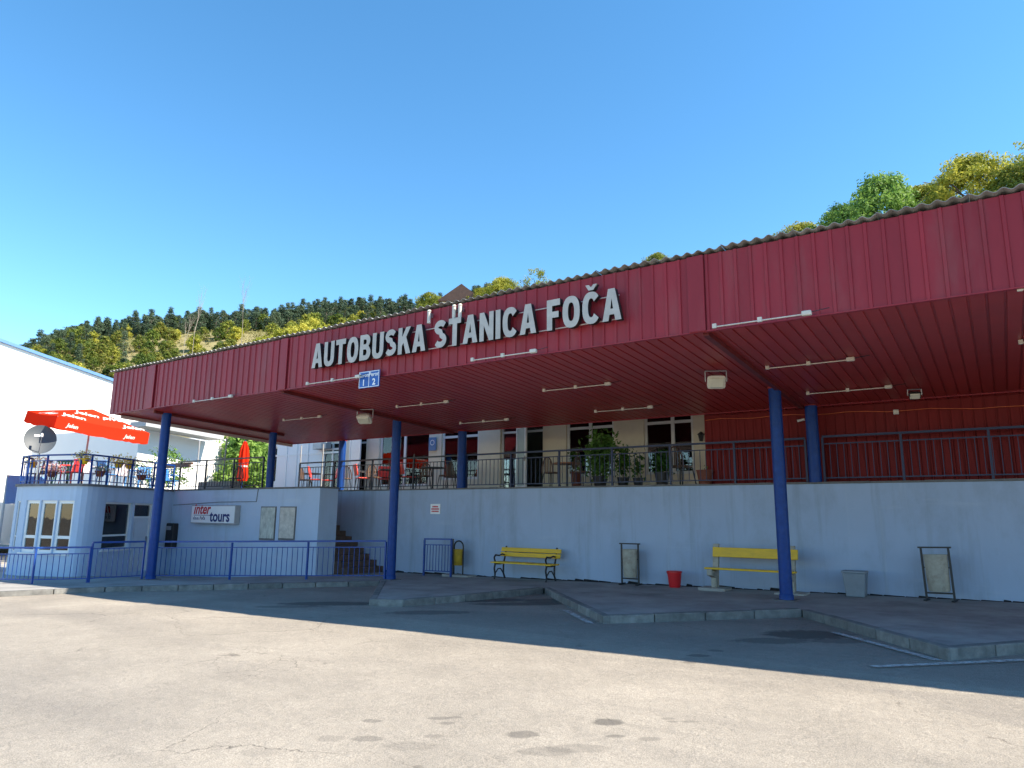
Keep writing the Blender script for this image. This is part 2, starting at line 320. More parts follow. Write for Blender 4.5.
# line paint, worn away by noise
def linepaint():
    m = bpy.data.materials.new('line_paint'); m.use_nodes = True; t = m.node_tree; b = t.nodes['Principled BSDF']; L = t.links
    g = nd(t, 'ShaderNodeNewGeometry'); n = nd(t, 'ShaderNodeTexNoise'); n.inputs['Scale'].default_value = 9; n.inputs['Detail'].default_value = 9; n.inputs['Roughness'].default_value = .8; L.new(g.outputs['Position'], n.inputs[0])
    r = nd(t, 'ShaderNodeMapRange'); r.inputs['From Min'].default_value = .40; r.inputs['From Max'].default_value = .60; r.inputs['To Min'].default_value = .95; r.inputs['To Max'].default_value = .2; L.new(n.outputs[0], r.inputs['Value'])
    b.inputs['Base Color'].default_value = (.62,.61,.58,1); b.inputs['Roughness'].default_value = .8; L.new(r.outputs[0], b.inputs['Alpha']); return m
M['line'] = linepaint()
def hillmat():
    m = bpy.data.materials.new('hill_ground'); m.use_nodes = True; t = m.node_tree; b = t.nodes['Principled BSDF']; L = t.links
    b.inputs['Roughness'].default_value = 1; b.inputs['Specular IOR Level'].default_value = 0
    g = nd(t, 'ShaderNodeNewGeometry'); cr = nd(t, 'ShaderNodeValToRGB'); e = cr.color_ramp.elements
    e[0].position = .38; e[0].color = (.13,.14,.045,1); e[1].position = .56; e[1].color = (.27,.235,.12,1)
    n = nd(t, 'ShaderNodeTexNoise'); n.inputs['Scale'].default_value = .03; n.inputs['Detail'].default_value = 8; L.new(g.outputs['Position'], n.inputs[0]); L.new(n.outputs[0], cr.inputs[0]); L.new(cr.outputs[0], b.inputs['Base Color']); return m
M['hill'] = hillmat()

# ================================================================== SETTING: ground, pavement, hill
def sheet(name, poly, zf, step, m):
    bm = bmesh.new(); vs = [bm.verts.new((x, y, 0)) for x, y in poly]; f0 = bm.faces.new(vs); f0.normal_update()
    bmesh.ops.triangulate(bm, faces=bm.faces)
    xs = [p[0] for p in poly]; ys = [p[1] for p in poly]
    for ax, lo, hi in ((0, min(xs), max(xs)), (1, min(ys), max(ys))):
        v = lo+step
        while v < hi:
            bmesh.ops.bisect_plane(bm, geom=bm.verts[:]+bm.edges[:]+bm.faces[:], plane_co=(v if ax == 0 else 0, v if ax == 1 else 0, 0), plane_no=(1,0,0) if ax == 0 else (0,1,0)); v += step
    for v in bm.verts: v.co.z = zf(v.co.x, v.co.y)
    bmesh.ops.recalc_face_normals(bm, faces=bm.faces)
    for f in bm.faces:
        if f.normal.z < 0: f.normal_flip()
    me = bpy.data.meshes.new(name); bm.to_mesh(me); bm.free(); me.materials.append(m)
    me.polygons.foreach_set('use_smooth', [True]*len(me.polygons))
    return obj(name, me)
def grid_ground():
    xs = [-900,-500,-250,-120,-70,-45]+[-36+i*.8 for i in range(58)]+[14,25,50,120,300,900]
    ys = [-200,-60,-20,-8]+[-4+i*.8 for i in range(30)]+[24,30,45,80,160,400,900]
    vs = []; fs = []
    for y in ys:
        for x in xs:
            z = gr(x, y)
            if -30 < x < 9 and -4 < y < 19: z += .018*mnoise.noise(Vector((x*.35, y*.35, 3)))-.008
            vs.append((x, y, z))
    n = len(xs)
    for j in range(len(ys)-1):
        for i in range(n-1): fs.append((j*n+i, j*n+i+1, (j+1)*n+i+1, (j+1)*n+i))
    return MB().add(vs, fs).build('ground', M['asphalt'], smooth=True)
struct(grid_ground())
KERB = [(-20.6,1.2),(-19.3,5.0),(-18.6,7.1),(-17.8,9.0),(-13.45,13.75),(-10.4,10.35),(-9.75,10.6),(-8.9,14.4),(-5.45,10.6),(-3.0,13.2),(-.7,10.1),(1.6,13.2),(3.9,10.1),(6.2,13.2)]
pave = struct(sheet('pavement', KERB+[(9,13.2),(9,16.6),(-34,16.6),(-34,1.2)], lambda x, y: gp(x, y)-.004, 1.3, M['pave']))
kw, kn = .14, 0
for i, (a, b) in enumerate(zip(KERB[:-1], KERB[1:])):
    A, B = Vector((*a, 0)), Vector((*b, 0)); d = (B-A); Ln = d.length; d.normalize(); nrm = Vector((-d.y, d.x, 0))
    n = max(1, round(Ln/.85))
    for k in range(n):
        s0, s1 = Ln*k/n+.006, Ln*(k+1)/n-.006
        j = random.uniform(-.012, .012); h = random.uniform(0, .012)
        vs = []
        for top in (0, 1):
            for s_, o_ in ((s0, j), (s1, j+random.uniform(-.006, .006)), (s1, kw), (s0, kw)):
                p = A+d*s_+nrm*o_; vs.append((p.x, p.y, gp(p.x, p.y)+h if top else gr(p.x, p.y)-.12))
        # chamfered front edge
        mb = MB(); mb.add(vs, [(0,3,2,1),(4,5,6,7),(0,1,5,4),(1,2,6,5),(2,3,7,6),(3,0,4,7)])
        mb.build('kerb_stone', M['kerb'], pave, bevel=.018)
def strip(pts, w, name='lane_marking'):
    pts = [Vector((p.x, p.y, 0)) for p in pts]; vs = []; fs = []; P = []
    for a, b in zip(pts[:-1], pts[1:]):
        n = max(1, int((b-a).length/.4))
        P += [a.lerp(b, k/n) for k in range(n)]
    P.append(pts[-1])
    for i, p in enumerate(P):
        d = (P[min(i+1, len(P)-1)]-P[max(i-1, 0)]).normalized(); s_ = Vector((-d.y, d.x, 0))*w/2
        for q in (p-s_, p+s_): vs.append((q.x, q.y, gr(q.x, q.y)+.018*mnoise.noise(Vector((q.x*.35, q.y*.35, 3)))+.012))
    fs = [(2*i, 2*i+1, 2*i+3, 2*i+2) for i in range(len(P)-1)]
    return struct(MB().add(vs, fs).build(name, M['line']))
def G(px, py):
    c = atZ(px, py, 0.05)
    for _ in range(4): c = atZ(px, py, gr(c.x, c.y))
    return c
strip([G(834,633), G(938,660.5)], .11); strip([G(566,611), G(592,625)], .11)
strip([G(1024,660), G(873,667)], .11)
# ---- hill (heightfield round the valley; crest farther on the left, nearer on the right)
CREST = [(-900,470),(-400,440),(-100,392),(0,372),(60,350),(130,334),(200,327),(320,320),(420,313),(500,306),(600,296),(700,284),(800,262),(900,240),(1024,214),(1300,190),(1900,180)]
CX = [c[0] for c in CREST]
def crest(px):
    y = float(np.interp(px, CX, [c[1] for c in CREST])); rc = float(np.interp(px, [-900,450,700,900,1900], [340,330,200,125,115])); r0 = float(np.interp(px, [-900,450,900,1900], [105,100,48,45]))
    d = ray(px, y); return d, rc, r0
def hill_pt(px, r):
    d, rc, r0 = crest(px); hl = math.hypot(d[0], d[1]); te = d[2]/hl; zc = EYE+rc*te
    if r <= rc: z = zc*max(0, (r-r0)/(rc-r0))**1.05
    else: z = zc+(r-rc)*.05
    x, y = d[0]/hl*r, d[1]/hl*r
    z += (mnoise.noise(Vector((x*.02, y*.02, 1)))*5+mnoise.noise(Vector((x*.07, y*.07, 5)))*1.2)*ss((r-r0-10)/60)
    return Vector((x, y, z-.6))
pxs = list(range(-900, 1900, 22)); ks = [k/40 for k in range(41)]+[1.1,1.3,1.6]
vs = []
for px in pxs:
    d, rc, r0 = crest(px)
    for k in ks: vs.append(hill_pt(px, r0+(rc-r0)*k))
nk = len(ks); fs = [(i*nk+j, (i+1)*nk+j, (i+1)*nk+j+1, i*nk+j+1) for i in range(len(pxs)-1) for j in range(nk-1)]
struct(MB().add(vs, fs).build('hillside', M['hill'], smooth=True))

# ================================================================== TREES
def leaf_mesh(name, cen, size, m, nrm=None, aspect=1.0, mesh=None):
    n = len(cen); nv = rng.normal(size=(n,3))
    if nrm is not None: nv = nv*.75+nrm
    nv /= np.linalg.norm(nv, axis=1)[:,None]+1e-9
    t = np.cross(nv, rng.normal(size=(n,3))); t /= np.linalg.norm(t, axis=1)[:,None]+1e-9; b = np.cross(nv, t)
    sz = (size*(.6+.8*rng.random(n)))[:,None] if np.ndim(size) else (size*(.6+.8*rng.random((n,1))))
    t = t*sz; b = b*sz*aspect
    v = np.stack([cen-t*.5, cen-b*.33, cen+t*.55, cen+b*.33], 1).reshape(-1,3)
    me = bpy.data.meshes.new(name); me.vertices.add(4*n); me.vertices.foreach_set('co', v.ravel())
    me.loops.add(4*n); me.loops.foreach_set('vertex_index', np.arange(4*n)); me.polygons.add(n)
    me.polygons.foreach_set('loop_start', np.arange(n)*4); me.polygons.foreach_set('loop_total', np.full(n, 4))
    me.update(); me.validate(); me.materials.append(m); return me
def crown_pts(h0, h1, rad, nclump, per, cr, shape='round'):
    C = []; N = []
    for _ in range(nclump):
        u = rng.random(); z = h0+(h1-h0)*u
        if shape == 'round': R = rad*math.sqrt(max(.06, 1-(2*(u-.42)/1.16)**2))
        elif shape == 'cone': R = rad*(1.02-u)**.8
        else: R = rad*(.55+.45*math.sin(PI*min(1, u*1.1)))
        a = rng.random()*2*PI; R *= .78+.55*mnoise.noise(Vector((math.cos(a)*1.3, math.sin(a)*1.3, u*2.2+len(TREES)*3.7))); rr = R*math.sqrt(.2+.8*rng.random())
        c = np.array([rr*math.cos(a), rr*math.sin(a), z]); r = cr*(.6+.8*rng.random())
        d = rng.normal(size=(per,3)); d /= np.linalg.norm(d, axis=1)[:,None]; rad_ = r*(.45+.55*rng.random((per,1)))
        C.append(c+d*rad_*np.array([1,1,.75])); N.append(d+np.array([0,0,.35]))
    return np.concatenate(C), np.concatenate(N)
def trunk_mb(h, r, limbs, spread, top=None, seedv=0):
    R = random.Random(seedv); mb = MB(); pts = [Vector((0,0,-.3))]
    for k in range(1, 6): pts.append(Vector((R.uniform(-.03,.03)*h, R.uniform(-.03,.03)*h, h*k/5)))
    for k in range(5): mb.tube(pts[k], pts[k+1], r*(1-.16*k), r*(1-.16*(k+1)), n=7)
    for k in range(limbs):
        a = R.random()*2*PI; z = R.uniform(.35, .85); i = int(z*5); p = pts[i].lerp(pts[i+1], z*5-i)
        e = p+Vector((math.cos(a)*spread*R.uniform(.5,1), math.sin(a)*spread*R.uniform(.5,1), h*R.uniform(.12,.35)))
        md = p.lerp(e, .5)+Vector((0,0,.05*h)); mb.tube(p, md, r*.42, r*.28, n=5); mb.tube(md, e, r*.28, r*.1, n=5)
    return mb
TREES = {}
def tree_meshes(key, leafm, h, rad, h0, ncl, per, cr, ls, shape='round', limbs=6, asp=1.0, tr=None):
    C, N = crown_pts(h0, h, rad, ncl, per, cr, shape)
    TREES[key] = (leaf_mesh('crown', C, ls, leafm, N, asp), trunk_mb(h*.8, tr or h*.022, limbs, rad*.8, seedv=len(TREES)).mesh('trunk', M['bark'], True))
def tree(key, name, label, loc, s=1.0, rz=None, group=None, sz=None):
    rz = random.random()*6.28 if rz is None else rz
    t = thing(name, label, 'tree', loc, rz, group); t.scale = (s, s, sz or s)
    obj('crown', TREES[key][0], t); obj('trunk', TREES[key][1], t); return t
for k in range(4): tree_meshes('pine%d' % k, M['leafd'], 13+k, 3.1+.3*k, .8, 85, 26, 1.05, .66, 'cone', 5, .5)
for k in (4, 5): tree_meshes('pine%d' % k, M['leafd'], 12.5, 3.6, .8, 90, 26, 1.15, .7, 'oval', 5, .5)
for k in range(4): tree_meshes('shrub%d' % k, (M['leafs'], M['leafyg'], M['leafs'], M['leafy'])[k], 5.6, 2.9, .3, 60, 26, .85, .55, 'round', 5, .8)
# near trees, finer leaves
tree_meshes('fresh', M['leafg'], 10, 4.6, 2.2, 300, 90, .75, .25, 'round', 12, .7)
tree_meshes('gold', M['leafy'], 10, 4.4, 2.2, 280, 85, .72, .25, 'round', 12, .7)
tree_meshes('mixed', M['leafyg'], 9, 4.0, 2, 250, 80, .7, .25, 'round', 12, .7)
tree_meshes('sparse', M['leafy'], 9, 3.4, 2.5, 60, 34, .7, .26, 'round', 22, .7)
tree_meshes('court', M['leafg'], 6.5, 2.4, 1.2, 110, 80, .6, .24, 'round', 9, .7)
def near_tree(key, name, label, px, py, r, htop, group=None, s=1.0):
    """tree whose top shows at the pixel; rooted htop metres below on the hill"""
    p = atR(px, py, r); return tree(key, name, label, (p.x, p.y, p.z-htop*s), s, None, group)
near_tree('fresh', 'leafy_tree', 'fresh green round tree rising above the right half of the canopy roof', 880, 178, 62, 10.3, s=1.15)
near_tree('fresh', 'leafy_tree', 'small green tree top left of the fresh green tree above the roof', 842, 206, 66, 10.3, s=.85)
near_tree('gold', 'leafy_tree', 'tallest yellow tree above the canopy roof near the right edge', 968, 160, 58, 10.3, s=.9)
near_tree('gold', 'leafy_tree', 'yellow tree low over the roof between green tree and tallest yellow tree', 925, 186, 64, 10.3, s=.75)
near_tree('mixed', 'leafy_tree', 'yellow green tree cut by the right edge of the picture', 1030, 158, 56, 9.3, s=1.0)
near_tree('sparse', 'leafy_tree', 'thin grey brown tree tip at the top right corner', 1024, 140, 66, 9.3, s=.85)
near_tree('mixed', 'leafy_tree', 'low yellow green crown just over the roof left of the green tree', 800, 224, 80, 9.3, s=.9)
near_tree('mixed', 'leafy_tree', 'faint yellow green crown skimming the roofline near the joint strip', 658, 254, 110, 9.3, s=.9)
near_tree('gold', 'leafy_tree', 'yellow tree behind the roof above the word STANICA', 503, 279, 105, 10.3, s=.9)
near_tree('sparse', 'leafy_tree', 'half bare yellow tree with thin twigs above the word FOČA', 535, 268, 100, 9.3, s=1.0)
near_tree('gold', 'leafy_tree', 'orange yellow crown right beside the brown house roof', 482, 288, 108, 10.3, s=.62)
near_tree('mixed', 'leafy_tree', 'round green tree left of the brown house roof on the skyline', 430, 293, 150, 9.3, s=1.0)
near_tree('court', 'leafy_tree', 'bright green tree behind the folded red parasol', 246, 428, 40, 6.7, s=1.05)
near_tree('court', 'leafy_tree', 'bright green tree seen between the glass doors of the white house', 263, 441, 43, 6.7, s=.9)
# wood on the crest, shrubs on the slope
WG, SG = 'pines along the hill crest', 'shrubs on the hill slope'
cnt = 0
for px in np.linspace(18, 492, 96):
    for row in range(3):
        x = px+random.uniform(-4, 4); d, rc, r0 = crest(x)
        r = rc-row*random.uniform(5, 12)+random.uniform(-5, 5)
        p = hill_pt(x, r); tree('pine%d' % random.randrange(6), 'pine_tree', 'dark green pine in the wood along the hill crest', p, (q_ := random.uniform(.48, .70)*(1.12 if x > 240 else 1)*(1.0, .95, .85)[row])*random.uniform(1.25,1.6), None, WG, q_)
for px, f, s in ((62,.86,.9),(70,.83,1.0),(85,.86,1.0),(80,.76,.9),(125,.80,.85),(52,.8,.8),(45,.83,.9),(96,.93,1.1),(105,.95,1.1),(150,.90,1.0)):
    d, rc, r0 = crest(px); tree('pine%d' % random.randrange(4), 'pine_tree', 'dark pine standing among shrubs below the crest on the left slope', hill_pt(px, r0+(rc-r0)*f), s*.85, None, 'pines below the crest', s*.62)
d, rc, r0 = crest(127); tree('pine1', 'pine_tree', 'lone dark conifer at the foot of the bare grass patch', hill_pt(127, r0+(rc-r0)*.52), .62)
tries = 0
while cnt < 285 and tries < 4000:
    tries += 1
    x = random.uniform(10, 460); d, rc, r0 = crest(x); f = random.uniform(.40, .97); p = hill_pt(x, r0+(rc-r0)*f)
    g1 = ((x-118)/32)**2+((f-.60)/.045)**2; g2 = ((x-215)/10)**2+((f-.74)/.03)**2; g3 = ((x-258)/12)**2+((f-.86)/.04)**2
    if min(g1, g2, g3) < 1: continue
    k = random.choice((0, 0, 1, 2, 2, 3)) if x < 240 else random.choice((0, 1, 3, 3, 1))
    tree('shrub%d' % k, 'shrub', 'yellowish green shrub on the open hill slope under the pines', p, random.uniform(.65, 1.25), None, SG, None); cnt += 1
for x, f, s in ((268,.60,1.5),(286,.62,1.6),(304,.63,1.7),(322,.64,1.6),(312,.72,1.4),(292,.72,1.3)):
    d, rc, r0 = crest(x); tree('shrub3', 'shrub', 'large golden shrub in the row above the left part of the roof', hill_pt(x, r0+(rc-r0)*f), s, None, 'golden shrubs above the roof')
for o in list(bpy.data.objects):
    if o.name.startswith('shrub'): o['category'] = 'shrub'
pts_ = []
for _ in range(2600):
    x = random.uniform(5, 475); d, rc, r0 = crest(x); q = hill_pt(x, r0+(rc-r0)*random.uniform(.38, 1.0)); h_ = random.uniform(.2, 1.1); w_ = random.uniform(.5, 1.3)
    pts_.append(np.array(q)+np.array([0,0,.7])+rng.normal(size=(9,3))*np.array([w_,w_,h_*.5]))
scrub = obj('hill_scrub', leaf_mesh('hill_scrub', np.concatenate(pts_), .75, leaf_mat('leaf_scrub', [(.09,.12,.03),(.20,.20,.06),(.30,.25,.11)]), np.array([0,0,.5]), .8))
struct(scrub, 'stuff', 'low dry scrub and grass tufts covering the hill slope')
def bare_tree(px, py_base, r, h, seedv, label):
    R = random.Random(seedv); mb = MB()
    def grow(p, d, ln, rad, depth):
        e = p+d*ln; mb.tube(p, e, rad, rad*.65, n=5)
        if depth == 0: return
        for _ in range(3 if depth > 1 else 2):
            nd_ = (d+Vector((R.uniform(-.3,.3), R.uniform(-.3,.3), R.uniform(.0,.4)))).normalized(); grow(p.lerp(e, R.uniform(.55, 1)), nd_, ln*R.uniform(.5,.75), rad*.55, depth-1)
    grow(Vector((0,0,-.5)), Vector((R.uniform(-.06,.06),0,1)).normalized(), h*.5, .035, 4)
    t = thing('bare_tree', label, 'tree', atR(px, py_base, r)); mb.build('trunk', M['deadbark'], t, True)
bare_tree(241, 352, 95, 9.5, 3, 'taller bare dead tree sticking up over the pines left of the sign')
bare_tree(192, 356, 95, 8.5, 5, 'thin bare dead tree above the left part of the roof')
bare_tree(183, 358, 97, 6.5, 11, 'smallest bare dead tree at the left end of the roof')
# house on the hill
hp = atR(463, 292.5, 112); th = thing('hill_house', 'brown gabled roof of a house peeking over the canopy roof', 'house', (hp.x, hp.y, hp.z-7.5), math.radians(125))
MB().box(-4,4,-3,3,0,5).build('wall', M['cream'], th)
MB().add([(-4.5,-3.6,4.8),(4.5,-3.6,4.8),(4.5,0,7.5),(-4.5,0,7.5),(-4.5,3.6,4.8),(4.5,3.6,4.8),(-4.5,-3.6,4.65),(4.5,-3.6,4.65),(4.5,3.6,4.65),(-4.5,3.6,4.65)], [(0,1,2,3),(3,2,5,4),(6,7,1,0),(8,9,4,5),(7,8,5,2,1),(9,6,0,3,4),(6,9,8,7)]).build('roof', M['tile'], th)

# ================================================================== WALLS with openings
def wall_open(mb, p0, p1, z0, z1, ops, th=.25):
    """vertical wall p0->p1 (outer face on the right-hand side), ops = [(s0,s1,za,zb)]"""
    p0, p1 = Vector((*p0, 0)), Vector((*p1, 0)); d = (p1-p0); Ln = d.length; d.normalize(); n = Vector((d.y, -d.x, 0))
    Mx = Matrix(((d.x, -n.x, 0, p0.x), (d.y, -n.y, 0, p0.y), (0, 0, 1, 0), (0, 0, 0, 1)))
    s = 0
    for a, b, za, zb in sorted(ops):
        if a > s: mb.box(s, a, 0, th, z0, z1, Mx)
        if za > z0: mb.box(a, b, 0, th, z0, za, Mx)
        if zb < z1: mb.box(a, b, 0, th, zb, z1, Mx)
        s = b
    if s < Ln: mb.box(s, Ln, 0, th, z0, z1, Mx)
    return Mx
def window(parent, Mx, a, b, za, zb, cols=(), rows=(), fm='pvc', dep=.09, fw=.055, name='window', gm='glass'):
    f = MB(); y0, y1 = dep, dep+.06
    f.box(a, b, y0, y1, za, za+fw, Mx); f.box(a, b, y0, y1, zb-fw, zb, Mx); f.box(a, a+fw, y0, y1, za+fw, zb-fw, Mx); f.box(b-fw, b, y0, y1, za+fw, zb-fw, Mx)
    for c in cols: f.box(c-fw*.6, c+fw*.6, y0-.006, y1, za+fw, zb-fw, Mx)
    xs = [a+fw]+list(cols)+[b-fw]
    for r in rows: f.box(a+fw, b-fw, y0+.004, y1-.004, r-fw*.5, r+fw*.5, Mx)
    w = f.build(name, M[fm], parent)
    zs = [za+fw]+list(rows)+[zb-fw]
    for x0, x1 in zip(xs[:-1], xs[1:]):
        for q0, q1 in zip(zs[:-1], zs[1:]): MB().box(x0, x1, y0+.025, y0+.033, q0, q1, Mx).build('pane', M[gm], w)
    return w
# ---- retaining wall and terrace
YW, ZT = 16.5, 2.5
rw = thing('retaining_wall', 'long pale blue retaining wall behind the benches', 'wall', (0,0,0))
MB().box(-20.5, 8, YW, YW+.3, -.6, ZT-.035).build('wall_face', M['wall'], rw)
cp = MB(); xs = np.arange(-20.5, 8.01, .25)
for a, b in zip(xs[:-1], xs[1:]): cp.box(a, b, YW-.02-.02*random.random(), YW+.32, ZT-.034, ZT+.012*random.random())
cp.build('coping', M['concdark'], rw)
tb = MB(); x = -16
while x < 8:
    w = random.uniform(.12, .5); h = random.uniform(.008, .04) if random.random() < .85 else .06
    z = gp(x, 16.4); tb.add([(x,YW-.03-.04*random.random(),z-.01),(x+w,YW-.03-.04*random.random(),z-.01),(x+w,YW-.003,z-.01),(x,YW-.003,z-.01),(x+.02,YW-.012,z+h),(x+w-.02,YW-.012,z+h*.7),(x+w-.02,YW-.003,z+h*.7),(x+.02,YW-.003,z+h)], [(0,1,5,4),(4,5,6,7),(0,4,7,3),(1,2,6,5)]); x += w*.97
struct(tb.build('bitumen_joint', M['tar'], rw), 'stuff')
struct(MB().box(-45, 8, YW+.31, 60, ZT-.2, ZT-.01).build('terrace', M['concdark']))
struct(MB().box(-26, -20.15, 14.6, YW+.3, ZT-.2, ZT-.012).build('terrace', M['concdark']))
# ---- block with the agency sign
YB = 14.3; BX1 = -16.6
blk = thing('agency_block', 'pale blue block wall carrying the agency sign beside the stairs', 'building')
MB().box(-24.5, BX1, YB, YB+.7, -.7, ZT-.03).build('wall', M['block'], blk)
MB().box(-24.5, BX1+.015, YB-.03, YB+.72, ZT-.029, ZT+.02).build('coping', M['concdark'], blk)
MB().box(-24.5, BX1+.008, YB-.02, YB-.001, -.7, .04).build('plinth', M['concdark'], blk) if False else None
# ---- stairs
st = thing('stairs', 'dark brown concrete stairs rising between block and retaining wall', 'stairs')
M['stair'] = mat('stair_brown', (.12,.075,.055), .8, var=.3, scale=6, bump=.3)
for k in range(14):
    x1 = -16.05-.29*k; z = gp(-16, 15.5)
    MB().box(x1-.29-.02, x1, YB+.71, YW-.005, z-.3+.172*k, z+.172*(k+1)).build('step', M['stair'], st)
# ---- booth
BO = [(-24.3,14.3),(-22.26,10.93),(-22.13,10.68),(-22.06,10.48),(-22.04,10.34),(-22.08,10.20),(-22.20,10.10),(-22.81,9.90),(-23.46,9.71),(-24.15,9.58),(-24.36,9.56),(-24.66,9.57),(-24.95,9.63),(-25.25,9.78),(-25.6,10.15),(-25.9,10.8),(-26.1,14.3)]
bo = thing('booth', 'pale blue ticket booth with rounded corner at the left', 'building')
wm = MB(); Z0 = -.6
BZ = -.2
ML = {}
for i, (a, b) in enumerate(zip(BO[:-1], BO[1:])):
    ops = []
    if i == 0: ops = [(1.18,2.28,BZ+.02,BZ+2.2),(2.38,3.82,BZ+.78,BZ+2.2)]
    if i in (6, 7, 8): ops = [(.02,.635,BZ+.72,BZ+2.22)]
    if i == 10: ops = [(.04,.26,BZ+.72,BZ+2.2)]
    # outline runs with the outer face on the left, so swap
    Ln = (Vector(b)-Vector(a)).length
    ML[i] = (wall_open(wm, b, a, Z0, ZT-.06, [(Ln-q1, Ln-q0, z0, z1) for q0, q1, z0, z1 in ops], .2), Ln, ops)
wm.build('wall', M['block'], bo)
cen = Vector((-24.1, 12.2))
def offs(o): return [tuple(Vector(p)+(Vector(p)-cen).normalized()*o) for p in BO]
MB().prism(offs(.06)[::-1], ZT-.06, ZT+.01).build('roof_slab', M['concdark'], bo)
MB().prism(offs(-.25)[::-1], BZ-.02, BZ).build('floor', M['concdark'], bo)
Mx, Ln, ops = ML[0]; a, b = Ln-ops[1][1], Ln-ops[1][0]; za, zb = ops[1][2:]
window(bo, Mx, a, b, za, zb, (), (za+.42,))
bl = MB()
for k in range(14): bl.box(a+.07, b-.07, .20, .215, zb-.10-.052*k, zb-.07-.052*k, Mx)
bl.build('blind', M['grey'], bo)
MB().box(a-.05, b+.05, -.05, .1, za-.05, za-.004, Mx).build('window_sill', M['white'], bo)
a, b = Ln-ops[0][1], Ln-ops[0][0]; z0, z1 = ops[0][2:]
dr = MB(); dr.box(a, a+.1, .06, .13, z0, z1, Mx); dr.box(b-.1, b, .06, .13, z0, z1, Mx); dr.box(a+.1, b-.1, .06, .13, z1-.06, z1, Mx); dr.box(a+.1, b-.1, .06, .13, z1-.48, z1-.42, Mx)
dr = dr.build('door_frame', M['pvc'], bo)
MB().box(a+.1, b-.1, .09, .1, z1-.42, z1-.06, Mx).build('transom_pane', M['glass'], dr)
M['doorblue'] = mat('door_grey_blue', (.56,.61,.67), .5, var=.05)
dd = MB(); dd.box(a+.1, b-.1, .08, .12, z0, z1-.48, Mx); dl = dd.build('door', M['doorblue'], bo)
pn = MB(); pn.box(a+.2, b-.2, .066, .079, z0+.15, z0+.8, Mx); pn.build('door_panel', M['doorblue'], dl, bevel=.005); pn = MB(); pn.box(a+.2, b-.2, .066, .079, z0+.92, z1-.58, Mx); pn.build('door_panel', M['doorblue'], dl, bevel=.005)
MB().box(b-.19, b-.16, .03, .08, z0+.92, z0+1.1, Mx).build('handle', M['steel'], dl)
for q in (6, 7, 8):
    Mx, Ln, ops = ML[q]; a, b = Ln-ops[0][1], Ln-ops[0][0]; za, zb = ops[0][2:]
    window(bo, Mx, a, b, za, zb, (), (za+.45,), fw=.085, dep=.04); MB().box(a-.04, b+.04, -.05, .1, za-.05, za-.004, Mx).build('window_sill', M['white'], bo)
Mx, Ln, ops = ML[10]; a, b = Ln-ops[0][1], Ln-ops[0][0]; za, zb = ops[0][2:]; window(bo, Mx, a, b, za, zb, (), (za+.45,), fw=.035, dep=.03)
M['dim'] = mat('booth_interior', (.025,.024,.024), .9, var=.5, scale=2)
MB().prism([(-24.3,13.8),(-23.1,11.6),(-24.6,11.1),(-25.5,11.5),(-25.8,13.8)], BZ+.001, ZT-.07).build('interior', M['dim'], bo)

# ================================================================== CANOPY
CX0, CX1, YR = -21.1, 13.0, 16.72
def yend(x): return YR
cn = thing('canopy', 'big dark red metal clad canopy roof on blue posts', 'canopy')
FB, FT = SZ0-.03, 5.70
def fascia_panel_mesh(w):
    prof = [(0,0),(w*.70,0),(w*.74,-.02),(w*.92,-.02),(w*.96,0),(w,0)]
    vs = [(x, y, z) for z in (0, FT-FB) for x, y in prof]; n = len(prof)
    me = MB().add(vs, [(k, k+1, n+k+1, n+k) for k in range(n-1)]); 
    m = bpy.data.meshes.new('fascia_panel'); m.from_pydata(me.v, [], me.f); m.materials.append(M['fascia']); return m
PW = .2215; fm_ = fascia_panel_mesh(PW)
npan = int((CX1-CX0)/PW)
for k in range(npan): place(fm_, 'fascia_panel', cn, (CX0+PW*k, YF+random.uniform(-.002,.002), FB))
for px, py in ((153,385),(285,360),(697,293)):
    X = atY(px, py, YF).x; w = .13
    MB().box(X-w, X+w, YF-.055, YF-.026, FB-.012, FT-.004).build('joint_cover', M['fascia'], cn, bevel=.006)
MB().box(CX0, CX1, YF+.02, YF+.06, FB+.01, FT-.01).build('light_leak_backing', M['black'], cn)  # unseen black sheet added behind the panels to stop light leaking through
MB().box(CX0, CX1, YF-.028, YF+.05, FB-.02, FB-.001).build('fascia_trim', M['fascia'], cn)
# slanted left end
ex = CX0
el = MB().add([(CX0-.02,YF,FB),(ex-.02,YR,FB-.05*6.4),(ex-.02,YR,FT-.35),(CX0-.02,YF,FT),(CX0+.02,YF,FB),(ex+.02,YR,FB-.05*6.4),(ex+.02,YR,FT-.35),(CX0+.02,YF,FT)], [(0,1,2,3),(7,6,5,4),(0,4,5,1),(3,2,6,7),(0,3,7,4),(1,5,6,2)])
el.build('end_fascia', M['fascia'], cn)
M['trim'] = mat('edge_trim', (.60,.50,.46), .6, var=.1)
MB().bar((CX0+.05,YF+.3,sof(YF+.3)-.07), (ex+.05,YR,sof(YR)-.07), .05, .09).build('edge_trim', M['trim'], cn)
MB().box(ex, CX1, YR+.001, YR+.04, sof(YR)-.02, FT-.4).build('rear_fascia', M['fascia'], cn)
